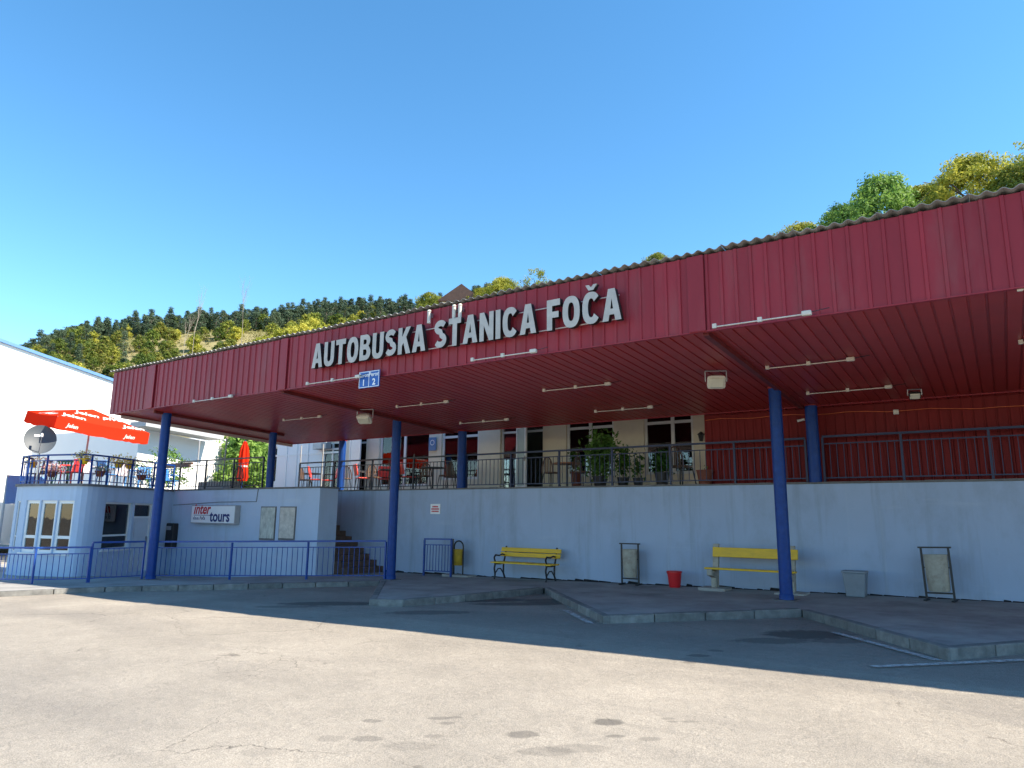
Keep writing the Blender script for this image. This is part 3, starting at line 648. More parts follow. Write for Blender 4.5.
# soffit strips
SW = .2
def soffit_mesh(y1a, y1b, w=SW):
    prof = [(0,0),(w*.80,0),(w*.83,.018),(w*.95,.018),(w*.98,0),(w,0)]
    vs = []
    for x, dz in prof: vs.append((x, YF+.03, sof(YF+.03)+dz))
    for x, dz in prof:
        ye = y1a+(y1b-y1a)*x/w; vs.append((x, ye, sof(ye)+dz))
    n = len(prof); m = bpy.data.meshes.new('soffit_panel'); m.from_pydata(vs, [], [(k, n+k, n+k+1, k+1) for k in range(n-1)]); m.materials.append(M['soffit']); return m
full = soffit_mesh(YR, YR); x = CX0
full_long = soffit_mesh(17.02, 17.02)
while x < CX1:
    if x < ex: me = soffit_mesh(yend(x), yend(min(x+SW, ex)))
    else: me = full_long if x > -5.9 else full
    place(me, 'soffit_panel', cn, (x, 0, random.uniform(-.001,.001))); x += SW
for X, y0, y1 in ((-3.5,10.35,16.6),(-13.5,10.35,16.6),(-19.35,10.6,15.0)):
    MB().bar((X,y0,sof(y0)-.04), (X,y1,sof(y1)-.04), .09, .08).build('beam', M['beam'], cn)
# corrugated roof sheets
WV = .177; nw = 6
def roof_mesh(y1):
    vs = []; cols = nw*8
    y0 = YF-.07
    for y in (y0, y1):
        for k in range(cols+1):
            x = k/8*WV; z = .022*math.cos(2*PI*k/8); vs.append((x, y, FT+.05-SSL*(y-YF)+z))
    n = cols+1
    vs += [(a, b, c-.008) for a, b, c in vs]
    fs = []
    for k in range(cols): fs += [(k, k+1, n+k+1, n+k), (2*n+k+1, 2*n+k, 3*n+k, 3*n+k+1), (k+1, k, 2*n+k, 2*n+k+1), (n+k, n+k+1, 3*n+k+1, 3*n+k)]
    return MB().add(vs, fs).mesh('roof_sheet', M['roof'], True)
rm = roof_mesh(17.0); x = CX0-.12; k = 0
while x < CX1:
    o = place(rm if x > ex-.3 else roof_mesh(max(YF+.6, yend(x)+.1)), 'roof_sheet', cn, (x, random.uniform(-.015,.015), (.013 if k % 2 else 0)+random.uniform(0,.004))); x += nw*WV; k += 1
MB().box(-14.0, CX1, YR+.05, 19.6, 5.38, 5.5).build('rear_roof', M['roof'], cn)  # unseen roof slab, its extent set to keep sun off terrace and pavement
# posts
posts = [(-19.33,10.95,gp(-19.33,10.95),.125),(-13.62,14.3,gp(-13.62,14.3),.122),(-3.58,14.6,gp(-3.58,14.6),.12),(-19.3,14.55,ZT,.12),(-18.45,16.75,ZT,.12),(-13.15,16.62,ZT-.6,.13),(-3.32,16.62,ZT-.6,.13)]
for X, Y, zb, r in posts:
    if zb < ZT-.3 and zb > 1: zb = ZT
    z1 = sof(Y)-.005; p = MB().tube((X,Y,zb-.03), (X,Y,z1-.02), r, n=28).build('post', M['blue'], cn, True)
    if zb < 1:
        MB().lathe([(r+.012,-.02),(r+.012,.10),(r+.002,.115)], 28, (X,Y,zb), False).build('collar', M['blue'], p, True)
        MB().box(X-.2, X+.2, Y-.2, Y+.2, zb-.02, zb+.012).build('base_plate', M['concdark'], p)
    MB().box(X-.11, X+.11, Y-.11, Y+.11, z1-.02, z1+.004).build('head_plate', M['soffit'], p)
# ================================================================== SIGN LETTERS
def arc(cx, cy, rx, ry, a0, a1, n=14, e=2.4):
    out = []
    for k in range(n+1):
        a = math.radians(a0+(a1-a0)*k/n); c, s_ = math.cos(a), math.sin(a)
        out.append((cx+rx*math.copysign(abs(c)**(2/e), c), cy+ry*math.copysign(abs(s_)**(2/e), s_)))
    return out
T_ = .235
def glyph(ch):
    if ch == 'A': return .80, [[(0,0),(.255,1),(.545,1),(.80,0),(.545,0),(.50,.19),(.30,.19),(.255,0)], [(.345,.37),(.455,.37),(.40,.70)]]
    if ch == 'T': return .70, [[(0,1),(.70,1),(.70,.79),(.475,.79),(.475,0),(.225,0),(.225,.79),(0,.79)]]
    if ch == 'I': return .25, [[(0,0),(0,1),(.25,1),(.25,0)]]
    if ch == 'F': return .62, [[(0,0),(0,1),(.62,1),(.62,.79),(.25,.79),(.25,.60),(.55,.60),(.55,.40),(.25,.40),(.25,0)]]
    if ch == 'N': return .74, [[(0,0),(0,1),(.235,1),(.51,.46),(.51,1),(.74,1),(.74,0),(.51,0),(.23,.54),(.23,0)]]
    if ch == 'K': return .78, [[(0,0),(0,1),(.25,1),(.25,.64),(.49,1),(.77,1),(.50,.63),(.79,0),(.51,0),(.34,.42),(.25,.31),(.25,0)]]
    if ch == 'U': return .74, [[(0,1)]+arc(.37,.34,.37,.35,180,360)+[(.74,1),(.49,1)]+arc(.37,.34,.12,.15,360,180)+[(.25,1)]]
    if ch == 'O': return .78, [arc(.39,.5,.39,.51,0,354,34), arc(.39,.5,.14,.30,0,350,28)]
    if ch in 'CČ':
        o = arc(.39,.5,.39,.51,38,322,30); i = arc(.39,.5,.14,.30,325,35,24)
        P = [o+i]
        if ch == 'Č': P.append([(.28,1.06),(.14,1.24),(.29,1.24),(.39,1.15),(.49,1.24),(.64,1.24),(.50,1.06)])
        return .76, P
    if ch == 'B': return .74, [[(0,0),(0,1),(.40,1)]+arc(.42,.755,.27,.245,88,-52,10,2)+arc(.42,.285,.32,.285,52,-88,12,2)+[(.40,0)],
                               [(.24,.62),(.24,.81),(.38,.81)]+arc(.38,.715,.07,.095,80,-80,6,2)+[(.38,.62)], [(.24,.19),(.24,.42),(.38,.42)]+arc(.38,.305,.10,.115,80,-80,6,2)+[(.38,.19)]]
    if ch == 'S':
        sp = arc(.36,.74,.245,.155,25,270,16,2)[:]+arc(.36,.275,.25,.165,90,-155,16,2)[1:]
        sp = [Vector((x, y)) for x, y in sp]; Lf, Rt = [], []
        for k, p in enumerate(sp):
            d = (sp[min(k+1, len(sp)-1)]-sp[max(k-1, 0)]).normalized(); n = Vector((-d.y, d.x)); w = .108
            Lf.append(tuple(p+n*w)); Rt.append(tuple(p-n*w))
        return .72, [Lf+Rt[::-1]]
def poly_mesh(name, polys, h, depth, mats):
    cu = bpy.data.curves.new(name, 'CURVE'); cu.dimensions = '2D'; cu.fill_mode = 'BOTH'; cu.extrude = depth/2
    for P in polys:
        s_ = cu.splines.new('POLY'); s_.points.add(len(P)-1); s_.use_cyclic_u = True
        for q, (x, y) in zip(s_.points, P): q.co = (x*h, y*h, 0, 1)
    o = bpy.data.objects.new('tmp', cu); COL.objects.link(o); dg = bpy.context.evaluated_depsgraph_get(); me = bpy.data.meshes.new_from_object(o.evaluated_get(dg)); bpy.data.objects.remove(o)
    me.name = name; me.materials.clear()
    for m in mats: me.materials.append(m)
    if len(mats) > 1:
        for p in me.polygons: p.material_index = 0 if abs(p.normal.z) > .7 else 1
    return me
sg = thing('station_sign', 'large grey block letters spelling the bus station name on the fascia', 'sign')
TXT = 'AUTOBUSKA STANICA FOČA'; LH = .54
xl = atY(313, 366, YF-.16).x; xr = atY(625, 302, YF-.16).x
adv = []; tot = 0
for ch in TXT:
    w = .40 if ch == ' ' else glyph(ch)[0]; adv.append(tot); tot += w+(.115 if ch != ' ' else .0)
sc = (xr-xl)/tot; zl = 4.83; gm_ = {}
for ch, a in zip(TXT, adv):
    if ch == ' ': continue
    if ch not in gm_: gm_[ch] = poly_mesh('letter', [[(x*sc/LH, y) for x, y in P] for P in glyph(ch)[1]], LH, .10, (M['letter'], M['letterside']))
    o = place(gm_[ch], 'letter', sg, (xl+a*sc, YF-.15, zl+random.uniform(-.006,.006)), (PI/2, random.uniform(-.008,.008), 0))
for z in (zl+.05, zl+.45):
    MB().box(xl+.1, xr-.15, YF-.06, YF-.04, z, z+.016).build('mounting_rail', M['trim'], sg)
sgl = xr-xl
for px, py in ((429,317),(454,312),(460,311)):
    p = atY(px, py, YF-.13); t = thing('sign_lamp', {429:'white stub lamp on the fascia above the last A of AUTOBUSKA',454:'left of the two white stub lamps above the S of STANICA',460:'right of the two white stub lamps above the S of STANICA'}[px], 'lamp', p)
    MB().tube((0,0,-.13), (0,0,.11), .035, n=12).build('tube', M['lampwhite'], t, True); MB().box(-.03,.03,.03,.09,.0,.08).build('bracket', M['steel'], t); MB().tube((0,0,.11), (0,0,.14), .045, .03, n=12).build('cap', M['lampwhite'], t, True)
def text_mesh(body, h, m, shear=0, off=0.0, depth=.004, align='LEFT', font_w=1.0):
    c = bpy.data.curves.new('t', 'FONT'); c.body = body; c.size = h; c.shear = shear; c.offset = off; c.extrude = depth; c.align_x = align; c.resolution_u = 3
    o = bpy.data.objects.new('tmp', c); COL.objects.link(o); me = bpy.data.meshes.new_from_object(o.evaluated_get(bpy.context.evaluated_depsgraph_get())); bpy.data.objects.remove(o)
    me.materials.clear(); me.materials.append(m)
    if font_w != 1:
        for v in me.vertices: v.co.x *= font_w
    return me
# platform number sign
p0 = atY(359, 386, YF-.1); p1 = atY(380, 372, YF-.1)
ps = thing('platform_sign', 'small blue hanging sign for platforms 1 and 2 under the fascia', 'sign', ((p0.x+p1.x)/2, YF-.1, atY(369.5, 379, YF-.1).z)); w = p1.x-p0.x
MB().box(-w/2, w/2, -.012, .012, -.18, .17).build('plate', M['signblue'], ps, bevel=.006)
fr = MB(); fr.box(-w/2+.01, w/2-.01, -.016, -.013, .148, .16); fr.box(-w/2+.01, w/2-.01, -.016, -.013, -.17, -.158); fr.box(-.006,.006,-.016,-.013,-.157,.147); fr.box(-w/2+.01,-w/2+.022,-.016,-.013,-.157,.147); fr.box(w/2-.022,w/2-.01,-.016,-.013,-.157,.147); fr.build('border', M['signwhite'], ps)
for dx, tx in ((-w/4, 'Peron'), (w/4, 'Peron')): place(text_mesh(tx, .12, M['signwhite'], 0, .002, .001, 'CENTER'), 'lettering', ps, (dx, -.018, .05), (PI/2,0,0))
for dx, tx in ((-w/4, '1'), (w/4, '2')): place(text_mesh(tx, .18, M['signwhite'], 0, .005, .001, 'CENTER'), 'lettering', ps, (dx, -.018, -.13), (PI/2,0,0))
for dx in (-w/3, w/3): MB().bar((dx,.012,.1), (dx,.085,.1), .03, .03).build('hanger', M['steel'], ps)
# ================================================================== SOFFIT LAMPS
def tube_lamp(x0, y0, x1, y1, label, midbox=True):
    a, b = atS(x0, y0, .06), atS(x1, y1, .06); Y = (a.y+b.y)/2; a = Vector((a.x, Y, sof(Y)-.05)); b = Vector((b.x, Y, sof(Y)-.05))
    if (b-a).length > 1.7: m_ = (a+b)/2; dd_ = (b-a).normalized()*.8; a, b = m_-dd_, m_+dd_
    c = (a+b)/2; t = thing('tube_lamp', label, 'lamp', c, 0, 'tube lamps under the canopy'); h = (b.x-a.x)/2
    MB().tube((-h,0,0), (h,0,0), .0105, n=10).build('tube', M['lampwhite'], t, True)
    MB().box(h-.10, h+.03, -.035, .035, -.025, .045).build('ballast_box', M['lampwhite'], t, bevel=.015)
    MB().box(-h-.02, -h+.04, -.02, .02, -.02, .048).build('end_socket', M['lampwhite'], t, bevel=.004)
    if midbox: MB().box(-.03, .03, -.02, .02, -.02, .048).build('clip', M['lampwhite'], t)
    MB().path([(h+.03,0,.02),(h+.1,.02,.035),(h+.18,-.02,.03),(h+.26,0,.045)], .006, 5).build('wire', M['black'], t)
for a in ((713,327,810,315,'tube lamp along the fascia right of the joint cover strip'),(472,361,535,352,'tube lamp along the fascia below the word STANICA'),(308,385,358,377,'tube lamp beside the blue platform sign'),(193,402,232,397,'tube lamp along the fascia between the two left joint covers'),
          (768,370,852,359,'middle tube lamp above the rightmost blue post'),(545,392,608,384,'tube lamp in the middle of the soffit below the word FOČA'),(398,408,446,402,'tube lamp just above the post right of the railing'),(284,421,320,417,'small far tube lamp at the left end of the soffit'),
          (808,395,890,387,'rear tube lamp above the red wall right of the post'),(597,413,650,407,'rear tube lamp above the big potted plant'),(462,425,506,419,'rear tube lamp above the open cafe door'),(1019,290,1100,280,'tube lamp end at the right edge under the fascia'),(1020,344,1100,335,'second tube lamp end at the right edge of the soffit')): tube_lamp(*a)
def flood(px, py, label, m, s=1.0, rz=0, tilt=.5):
    p = atS(px, py, .2); t = thing('floodlight', label, 'lamp', (p.x, p.y, sof(p.y)), rz)
    Mx = Matrix.Translation((0,0,-.24*s)) @ Matrix.Rotation(tilt, 4, 'X')
    def frus(y0, w0, h0, y1, w1, h1):
        vs = [Mx @ Vector((sx*w_, y_, sz_*h_)) for y_, w_, h_ in ((y0,w0,h0),(y1,w1,h1)) for sx, sz_ in ((-1,-1),(1,-1),(1,1),(-1,1))]
        return MB().add(vs, [(0,3,2,1),(4,5,6,7),(0,1,5,4),(1,2,6,5),(2,3,7,6),(3,0,4,7)])
    frus(-.07*s,.19*s,.15*s,.10*s,.13*s,.10*s).build('housing', m, t, bevel=.055*s)
    frus(-.095*s,.12*s,.085*s,-.066*s,.15*s,.112*s).build('lens', M['lens'], t, bevel=.006)
    MB().path([(-.2*s,0,-.24*s),(-.2*s,0,-.03),(.2*s,0,-.03),(.2*s,0,-.24*s)], .012, 6).build('bracket', M['steel'], t)
flood(716, 380, 'cream floodlight under the soffit left of the right post', M['lampwhite'], .95, .45, .55)
flood(365, 416, 'cream floodlight under the soffit left of the middle post', M['lampwhite'], 1.1, .35, .9)
flood(915, 398, 'small dark floodlight at the top of the red wall', M['black'], .6, .2, .8)
# ================================================================== RAILINGS
def railing(pts, label, zf, H, m, dmid=.16, bal=.125, post_every=1.65, name='railing', zoff=.10, pr=.024, tr=.03):
    t = thing(name, label, 'railing'); mm = M[m]
    balm = None
    for a, b in zip(pts[:-1], pts[1:]):
        A, B = Vector((*a, 0)), Vector((*b, 0)); L_ = (B-A).length; n = max(1, round(L_/post_every))
        def Pt(s_, h): p = A.lerp(B, s_); return Vector((p.x, p.y, zf(p.x, p.y)+h))
        MB().bar(Pt(0, H), Pt(1, H), .055, .045).build('top_rail', mm, t)
        MB().bar(Pt(0, H-dmid), Pt(1, H-dmid), .025, .025).build('upper_rail', mm, t); MB().bar(Pt(0, zoff), Pt(1, zoff), .025, .025).build('lower_rail', mm, t)
        for k in range(0 if a == pts[0] else 1, n+1): MB().bar(Pt(k/n, -.02), Pt(k/n, H-.023), .045, .045, (1,0,0)).build('rail_post', mm, t)
        nb = int(L_/bal); hh = H-dmid-zoff
        if balm is None: balm = MB().box(-.007,.007,-.007,.007,0,hh-.012).mesh('baluster', mm)
        for k in range(1, nb):
            p = Pt(k/nb, zoff+.006); place(balm, 'baluster', t, p)
    return t
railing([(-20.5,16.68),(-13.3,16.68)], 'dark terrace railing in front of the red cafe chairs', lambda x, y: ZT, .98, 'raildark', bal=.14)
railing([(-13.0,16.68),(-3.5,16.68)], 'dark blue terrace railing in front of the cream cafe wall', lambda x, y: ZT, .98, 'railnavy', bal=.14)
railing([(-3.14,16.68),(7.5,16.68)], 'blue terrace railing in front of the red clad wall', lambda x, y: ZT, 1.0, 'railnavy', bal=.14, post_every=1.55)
railing([(-24.2,14.42),(-19.5,14.42)], 'dark railing on top of the agency block', lambda x, y: ZT, 1.0, 'raildark', bal=.15, post_every=1.6)
def gpf(x, y): return gp(x, y)
railing([(-13.75,14.2),(-19.32,11.05)], 'blue pavement railing between the left post and the middle post', gpf, 1.0, 'railblue', bal=.14, post_every=2.0)
railing([(-19.5,10.8),(-19.55,9.45)], 'short blue railing in front of the booth door', gpf, 1.0, 'railblue', bal=.13)
railing([(-19.56,9.42),(-20.3,8.45),(-21.8,7.9),(-23.5,7.6)], 'lower blue railing in front of the booth windows', gpf, .88, 'railblue', bal=.13, post_every=1.4)
a = atY(424, 560, 15.9); b = atY(451, 560, 15.9)
railing([(a.x, 15.9), (b.x*1.0, 15.9)], 'small blue railing panel against the wall beside the arched bin', gpf, 1.02, 'railblue', bal=.11, zoff=.14)
bt = [Vector(p) for p in offs(-.06)]
railing([tuple(p) for p in (bt[0], bt[1], bt[4], bt[6], bt[8], bt[10], bt[12], bt[14])], 'thin blue railing round the booth roof terrace', lambda x, y: ZT, .86, 'blue', bal=.17, post_every=1.5)
# thin awning poles
for px, h in ((197,2.0),(224,2.0),(300,1.9),(322,1.9)):
    Yp = 14.75 if px < 250 else 17.2; p = atY(px, 470, Yp)
    t = thing('awning_pole', {197:'thin grey pole on the terrace right of the left post',224:'thin grey pole beside the folded red parasol',300:'thin grey pole left of the red chairs',322:'thin grey pole behind the red chair by the white door'}[px], 'pole', (p.x, Yp, ZT))
    MB().tube((0,0,0), (0,0,sof(min(Yp, YR))-ZT-.02), .022, n=8).build('shaft', M['grey'], t, True); MB().box(-.06,.06,-.06,.06,0,.012).build('foot_plate', M['grey'], t)

# ================================================================== RED CLAD WALL
XR0 = atY(705, 440, 17.05).x
rc_ = thing('clad_wall', 'dark red corrugated clad wall behind the right terrace railing', 'wall')
prof = [(0,0),(.15,0),(.16,-.02),(.19,-.02),(.2,0)]
vs = [(x, y, z) for z in (0, 1.95) for x, y in prof]; me = bpy.data.meshes.new('wall_panel'); me.from_pydata(vs, [], [(k, k+1, 6+k-1+0, 5+k) for k in range(4)]); me.materials.append(M['redwall'])
x = XR0
while x < 7.6: place(me, 'wall_panel', rc_, (x, 17.05+random.uniform(-.002,.002), ZT-.05)); x += .2
MB().box(XR0, 7.8, 17.07, 17.3, ZT-.05, 5.2).build('core', M['redwall'], rc_)
M['cable'] = mat('cable_orange', (.55,.09,.02), .5)
pts = [Vector((XR0+.05+i*.4, 17.0, 4.08+.02*math.sin(i*1.7)-.0006*i*i)) for i in range(20)]
tag(MB().path(pts, .011, 5).build('cable', M['cable']), 'orange cable strung along the top of the red wall', 'cable')
p = atY(896, 412, 17.0); t = thing('junction_box', 'small white box high on the red wall', 'box', p); MB().box(-.05,.05,-.03,.03,-.05,.05).build('body', M['white'], t, bevel=.008); MB().box(-.04,.04,-.036,-.031,-.04,.04).build('lid', M['lampwhite'], t)
p = atY(802, 421, 17.0); t = thing('security_camera', 'small white camera on the red wall beside the rear post', 'camera', p); MB().tube((-.09,-.06,0), (.06,-.02,.03), .028, n=10).build('body', M['white'], t, True); MB().tube((.02,-.03,.02), (.05,.05,.02), .012, n=6).build('bracket', M['white'], t)
# ================================================================== CAFE
YC = 19.5
def cx(px): return atY(px, 455, YC).x
cf = thing('cafe_building', 'cream cafe front with wide windows along the terrace', 'building')
XA, XB = cx(346), XR0+.2
fw_ = MB(); ops = []
def S_(px): return cx(px)-XA
bays = [(350,366,'door'),(379,429,'win'),(441,478,'win'),(500,543,'ddoor'),(566,614,'win'),(644,694,'win')]
for a, b, kind in bays: ops.append((S_(a), S_(b), ZT-.02 if 'door' in kind else ZT+(.45 if a > 440 else .25), ZT+2.28))
Mx = wall_open(fw_, (XA, YC), (XB, YC), ZT-.05, 6.2, ops, .3)
fw_.build('wall', M['cream'], cf)
for (a, b, kind), (s0, s1, za, zb) in zip(bays, ops):
    if kind == 'win': window(cf, Mx, s0, s1, za, zb, (s0+(s1-s0)*(.5 if a != 644 else .58),), (zb-.32,) if a > 440 else (), fw=.085, dep=.08)
    elif kind == 'ddoor':
        window(cf, Mx, s0, s1, za, zb, (s0+.95,), (zb-.30,), fw=.07, dep=.1, name='door_frame')
    else: window(cf, Mx, s0, s1, za, zb, (), (zb-.3,), fw=.07, dep=.1, name='door_frame')
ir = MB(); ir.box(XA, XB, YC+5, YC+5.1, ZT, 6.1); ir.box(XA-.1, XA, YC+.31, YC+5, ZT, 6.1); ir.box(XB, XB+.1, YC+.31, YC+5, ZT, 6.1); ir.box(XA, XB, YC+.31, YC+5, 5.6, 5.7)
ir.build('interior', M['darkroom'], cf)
MB().box(XA-.3, XB+.3, YC-.35, YC+5.3, 6.2, 6.35).build('roof_slab', M['concdark'], cf)
def door_leaf(px, label, w, ang, gm, h=2.15):
    t = thing('open_door', label, 'door', (cx(px), YC-.02, ZT), ang)
    f = MB(); f.box(0,.1,-.025,.025,0,h); f.box(w-.1,w,-.025,.025,0,h); f.box(.1,w-.1,-.025,.025,h-.1,h); f.box(.1,w-.1,-.025,.025,0,.18); f.build('leaf_frame', M['pvc'], t)
    MB().box(.1,w-.1,-.008,.008,.18,h-.1).build('pane', gm, t); MB().box(w-.08,w-.05,-.07,-.026,.95,1.12).build('handle', M['steel'], t)
M['frost'] = mat('frosted_glass', (.42,.50,.46), .25, var=.12, scale=3)
door_leaf(517, 'open pale green glazed door leaf of the cafe', .85, math.radians(-35), M['frost'])
door_leaf(350, 'open white door at the left end of the cafe', .95, math.radians(-18), M['white'], 2.3)
p = atY(432.5, 444, YC-.06); t = thing('wall_notice', 'small blue notice plate between the left cafe windows', 'sign', p); MB().box(-.17,.17,-.012,.012,-.24,.24).build('plate', M['signblue' if False else 'blueroof'], t, bevel=.004)
tm = MB(); tm.lathe([(.075,-.002),(.10,-.002),(.10,.002),(.075,.002)], 20, cap=False); o = tm.build('ring_mark', M['signwhite'], t); o.location = (0,-.016,.05); o.rotation_euler = (PI/2,0,0)
p = atY(701, 437, YC-.14); t = thing('wall_lantern', 'black lantern on the cream pillar beside the red wall', 'lamp', p); MB().lathe([(.05,-.12),(.085,.06),(.11,.07),(.02,.15)], 8).build('body', M['black'], t); MB().tube((0,0,.05), (0,.14,.12), .015).build('arm', M['black'], t)
# white house to the left of the cafe
wh = thing('white_house', 'white glazed house front left of the cafe behind the railing', 'building')
YH = 20.6; ha, hb = atY(270, 455, YH).x, XA-.1
hw = MB(); L_ = hb-ha
def sh(px): return atY(px, 455, YH).x-ha
hops = [(sh(272),sh(277),ZT+.6,ZT+2.2),(sh(322),sh(345),ZT,ZT+2.25)]
Mh = wall_open(hw, (ha, YH), (hb, YH), ZT-.05, 5.6, hops, .3); hw.build('wall', M['bwhite'], wh)
window(wh, Mh, *hops[0][:2], *hops[0][2:], fw=.06); window(wh, Mh, *hops[1][:2], *hops[1][2:], (sh(331),), (ZT+1.95,), fw=.08, name='door_frame')
for px in (287, 297, 308): MB().box(sh(px)-.04, sh(px)+.04, -.03, .0, ZT, 5.3, Mh).build('pilaster', M['pvc'], wh)
MB().box(0, L_, -.02, -.001, ZT+1.75, ZT+1.83, Mh).build('cornice', M['pvc'], wh)
MB().box(ha, hb, YH+4.9, YH+5, ZT, 5.6).build('back_wall', M['cream'], wh)
p = atY(322, 446, YH-.2); t = thing('air_conditioner', 'grey air conditioner box above the white house door', 'air conditioner', p); MB().box(-.42,.42,-.15,.15,-.14,.14).build('case', M['grey'], t, bevel=.02)
for k in range(5): MB().box(-.38,.1,-.158,-.151,-.11+.05*k,-.09+.05*k).build('louvre', M['white'], t)
# ================================================================== WHITE BUILDINGS far left
def far_wall(name, label, px0, y0top, px1, y1top, r0, r1, m, zb=0, depth=8, trim=True):
    A, B = atR(px0, y0top, r0), atR(px1, y1top, r1); t = thing(name, label, 'building')
    d = (B-A); d.z = 0; d.normalize(); n = Vector((-d.y, d.x, 0))
    vs = [(A.x,A.y,zb),(B.x,B.y,zb),(B.x,B.y,B.z),(A.x,A.y,A.z)]; vs += [tuple(Vector(v)+n*depth) for v in vs]
    MB().add(vs, [(0,1,2,3),(7,6,5,4),(0,4,5,1),(1,5,6,2),(2,6,7,3),(3,7,4,0)]).build('wall', m, t)
    if trim:
        u = Vector((0,0,.16)); q = -n*.25
        MB().bar(A+u*.3+q*.3+(A-B).normalized()*2, B+u*.3+q*.3+(B-A).normalized()*.5, .2, .16, (0,0,1)).build('roof_trim', M['blueroof'], t)
        vs = [A+u*.72, B+u*.72, B+n*depth+u*.72, A+n*depth+u*.72]; vs += [v-Vector((0,0,.1)) for v in vs]
        MB().add(vs, [(0,1,2,3),(7,6,5,4),(0,4,5,1),(1,5,6,2),(2,6,7,3),(3,7,4,0)]).build('roof', M['blueroof'], t)
    return t
far_wall('white_hall', 'big white hall with blue edged sloping roof at the left edge', -60, 320.5, 160, 398, 44, 52, M['bwhite'])
an = far_wall('white_annex', 'lower white building with a wide eave right of the left post', 140, 428, 213, 443, 36, 38.5, M['bwhite'], trim=False)
A, B = atR(138, 424, 35.2), atR(216, 438, 37.7)
MB().bar(A, B, 1.1, .22).build('eave', M['grey'], an)
far_wall('white_annex', 'narrow white side wall left of the folded red parasol', 213.5, 438, 238, 441, 38.6, 41, M['bwhite'], trim=False)
A, B = atR(8, 475, 29), atR(46, 477, 31)
t = thing('blue_awning', 'light blue awning roof behind the booth at the far left', 'awning'); C_ = Vector((0,0,-.9)); nn = Vector((.7,-.25,0))
M['awn'] = mat('awning_blue', (.16,.34,.62), .6, var=.15, scale=2)
MB().add([A,B,B+C_+nn,A+C_+nn,A+Vector((0,0,-.05)),B+Vector((0,0,-.05)),B+C_+nn+Vector((0,0,-.05)),A+C_+nn+Vector((0,0,-.05))], [(0,1,2,3),(7,6,5,4),(0,4,5,1),(1,5,6,2),(2,6,7,3),(3,7,4,0)]).build('sheet', M['awn'], t)
for q in (A, B): MB().tube((q.x,q.y,0), q, .04).build('pole', M['grey'], t)
# ================================================================== AGENCY SIGN, POSTERS, PHONE
p = atY(217, 514.5, YB-.1); q0 = atY(193.5, 515, YB-.1).x; q1 = atY(237.5, 515, YB-.1).x; w = (q1-q0)/2; hh = .30
ag = thing('agency_sign', 'white lightbox sign with red and navy lettering on the block wall', 'sign', ((q0+q1)/2, YB, p.z))
MB().box(-w, w, -.19, -.0, -hh, hh).build('case', M['grey'], ag, bevel=.008); MB().box(-w+.03, w-.03, -.196, -.191, -hh+.03, hh-.03).build('face', M['signwhite'], ag)
place(text_mesh('inter', .48, M['signred'], .22, .010, .002), 'lettering', ag, (-w*.88, -.199, .02), (PI/2,0,0))
place(text_mesh('tours', .50, M['signnavy'], 0, .012, .002), 'lettering', ag, (-w*.10, -.199, -.22), (PI/2,0,0))
place(text_mesh('d.o.o. Foča', .15, M['signnavy'], .15, .002, .002), 'lettering', ag, (-w*.88, -.199, -.17), (PI/2,0,0))
MB().box(-w*.86, -w*.06, -.2, -.197, -.035, -.02).build('underline', M['signnavy'], ag)
for a, b, m, lb in ((261,276,'paper','left notice case with a crumpled green white poster on the block'),(280,296,'paper2','right notice case with a pale timetable on the block')):
    xa, xb = atY(a, 520, YB).x, atY(b, 520, YB).x; za, zb = atY(a, 540, YB).z, atY(a, 506.5, YB).z
    t = thing('notice_case', lb, 'notice board', ((xa+xb)/2, YB, za)); w = (xb-xa)/2; h = zb-za
    MB().box(-w, w, -.03, -.001, 0, h).build('frame', M['concdark'], t, bevel=.004); 
    vs = []; nn_ = 8
    for j in range(9):
        for i in range(nn_+1): vs.append((-w+.025+(2*w-.05)*i/nn_, -.034-.006*random.random(), .06+(h-.09)*j/8))
    MB().add(vs, [(j*9+i, j*9+i+1, j*9+i+10, j*9+i+9) for j in range(8) for i in range(8)]).build('poster', M[m], t)
for a, b, m, lb in ((161,167,'concdark','brown letter box beside the black pay phone'),(167.5,178,'black','black pay phone hanging on the block wall by the left post')):
    xa, xb = atY(a, 535, YB).x, atY(b, 535, YB).x; za, zb = atY(a, 547, YB).z, atY(a, 523, YB).z; w = (xb-xa)/2; h = zb-za
    t = thing('pay_phone' if m == 'black' else 'letter_box', lb, 'phone' if m == 'black' else 'letter box', ((xa+xb)/2, YB, za))
    MB().box(-w, w, -.22, -.001, 0, h).build('body', M['brown'] if m != 'black' else M['black'], t, bevel=.03)
    MB().box(-w*.7, w*.7, -.232, -.221, h*.72, h*.88).build('slot_plate', M['steel'], t)
    if m == 'black': MB().path([(-w*.6,-.25,h*.25),(-w*.6,-.27,h*.32),(-w*.6,-.27,h*.6),(-w*.6,-.25,h*.66)], .028, 8).build('handset', M['greybin'], t)
M['conduit'] = mat('conduit', (.16,.18,.2), .6)
z = atY(240, 502, YB).z
tag(MB().path([(-24.2,YB-.015,z-.1),(-21.5,YB-.015,z),(-19.55,YB-.015,z+.01),(-19.5,YB-.015,ZT-.03)], .012, 6).build('conduit', M['conduit']), 'thin cable conduit running above the agency sign', 'cable')
p = atY(435.5, 509, YW-.01); t = thing('warning_plate', 'small white plate with red print on the retaining wall', 'sign', p); MB().box(-.19,.19,-.012,-.0,-.15,.15).build('plate', M['signwhite'], t, bevel=.004)
for k, (zz, ww) in enumerate(((.07,.11),(.0,.15),(-.07,.14))):
    mb = MB(); xq = -ww
    while xq < ww: q = random.uniform(.025,.05); mb.box(xq, min(ww, xq+q*.8), -.016, -.013, zz-.022, zz+.022); xq += q
    mb.build('print_line', M['signred'], t)
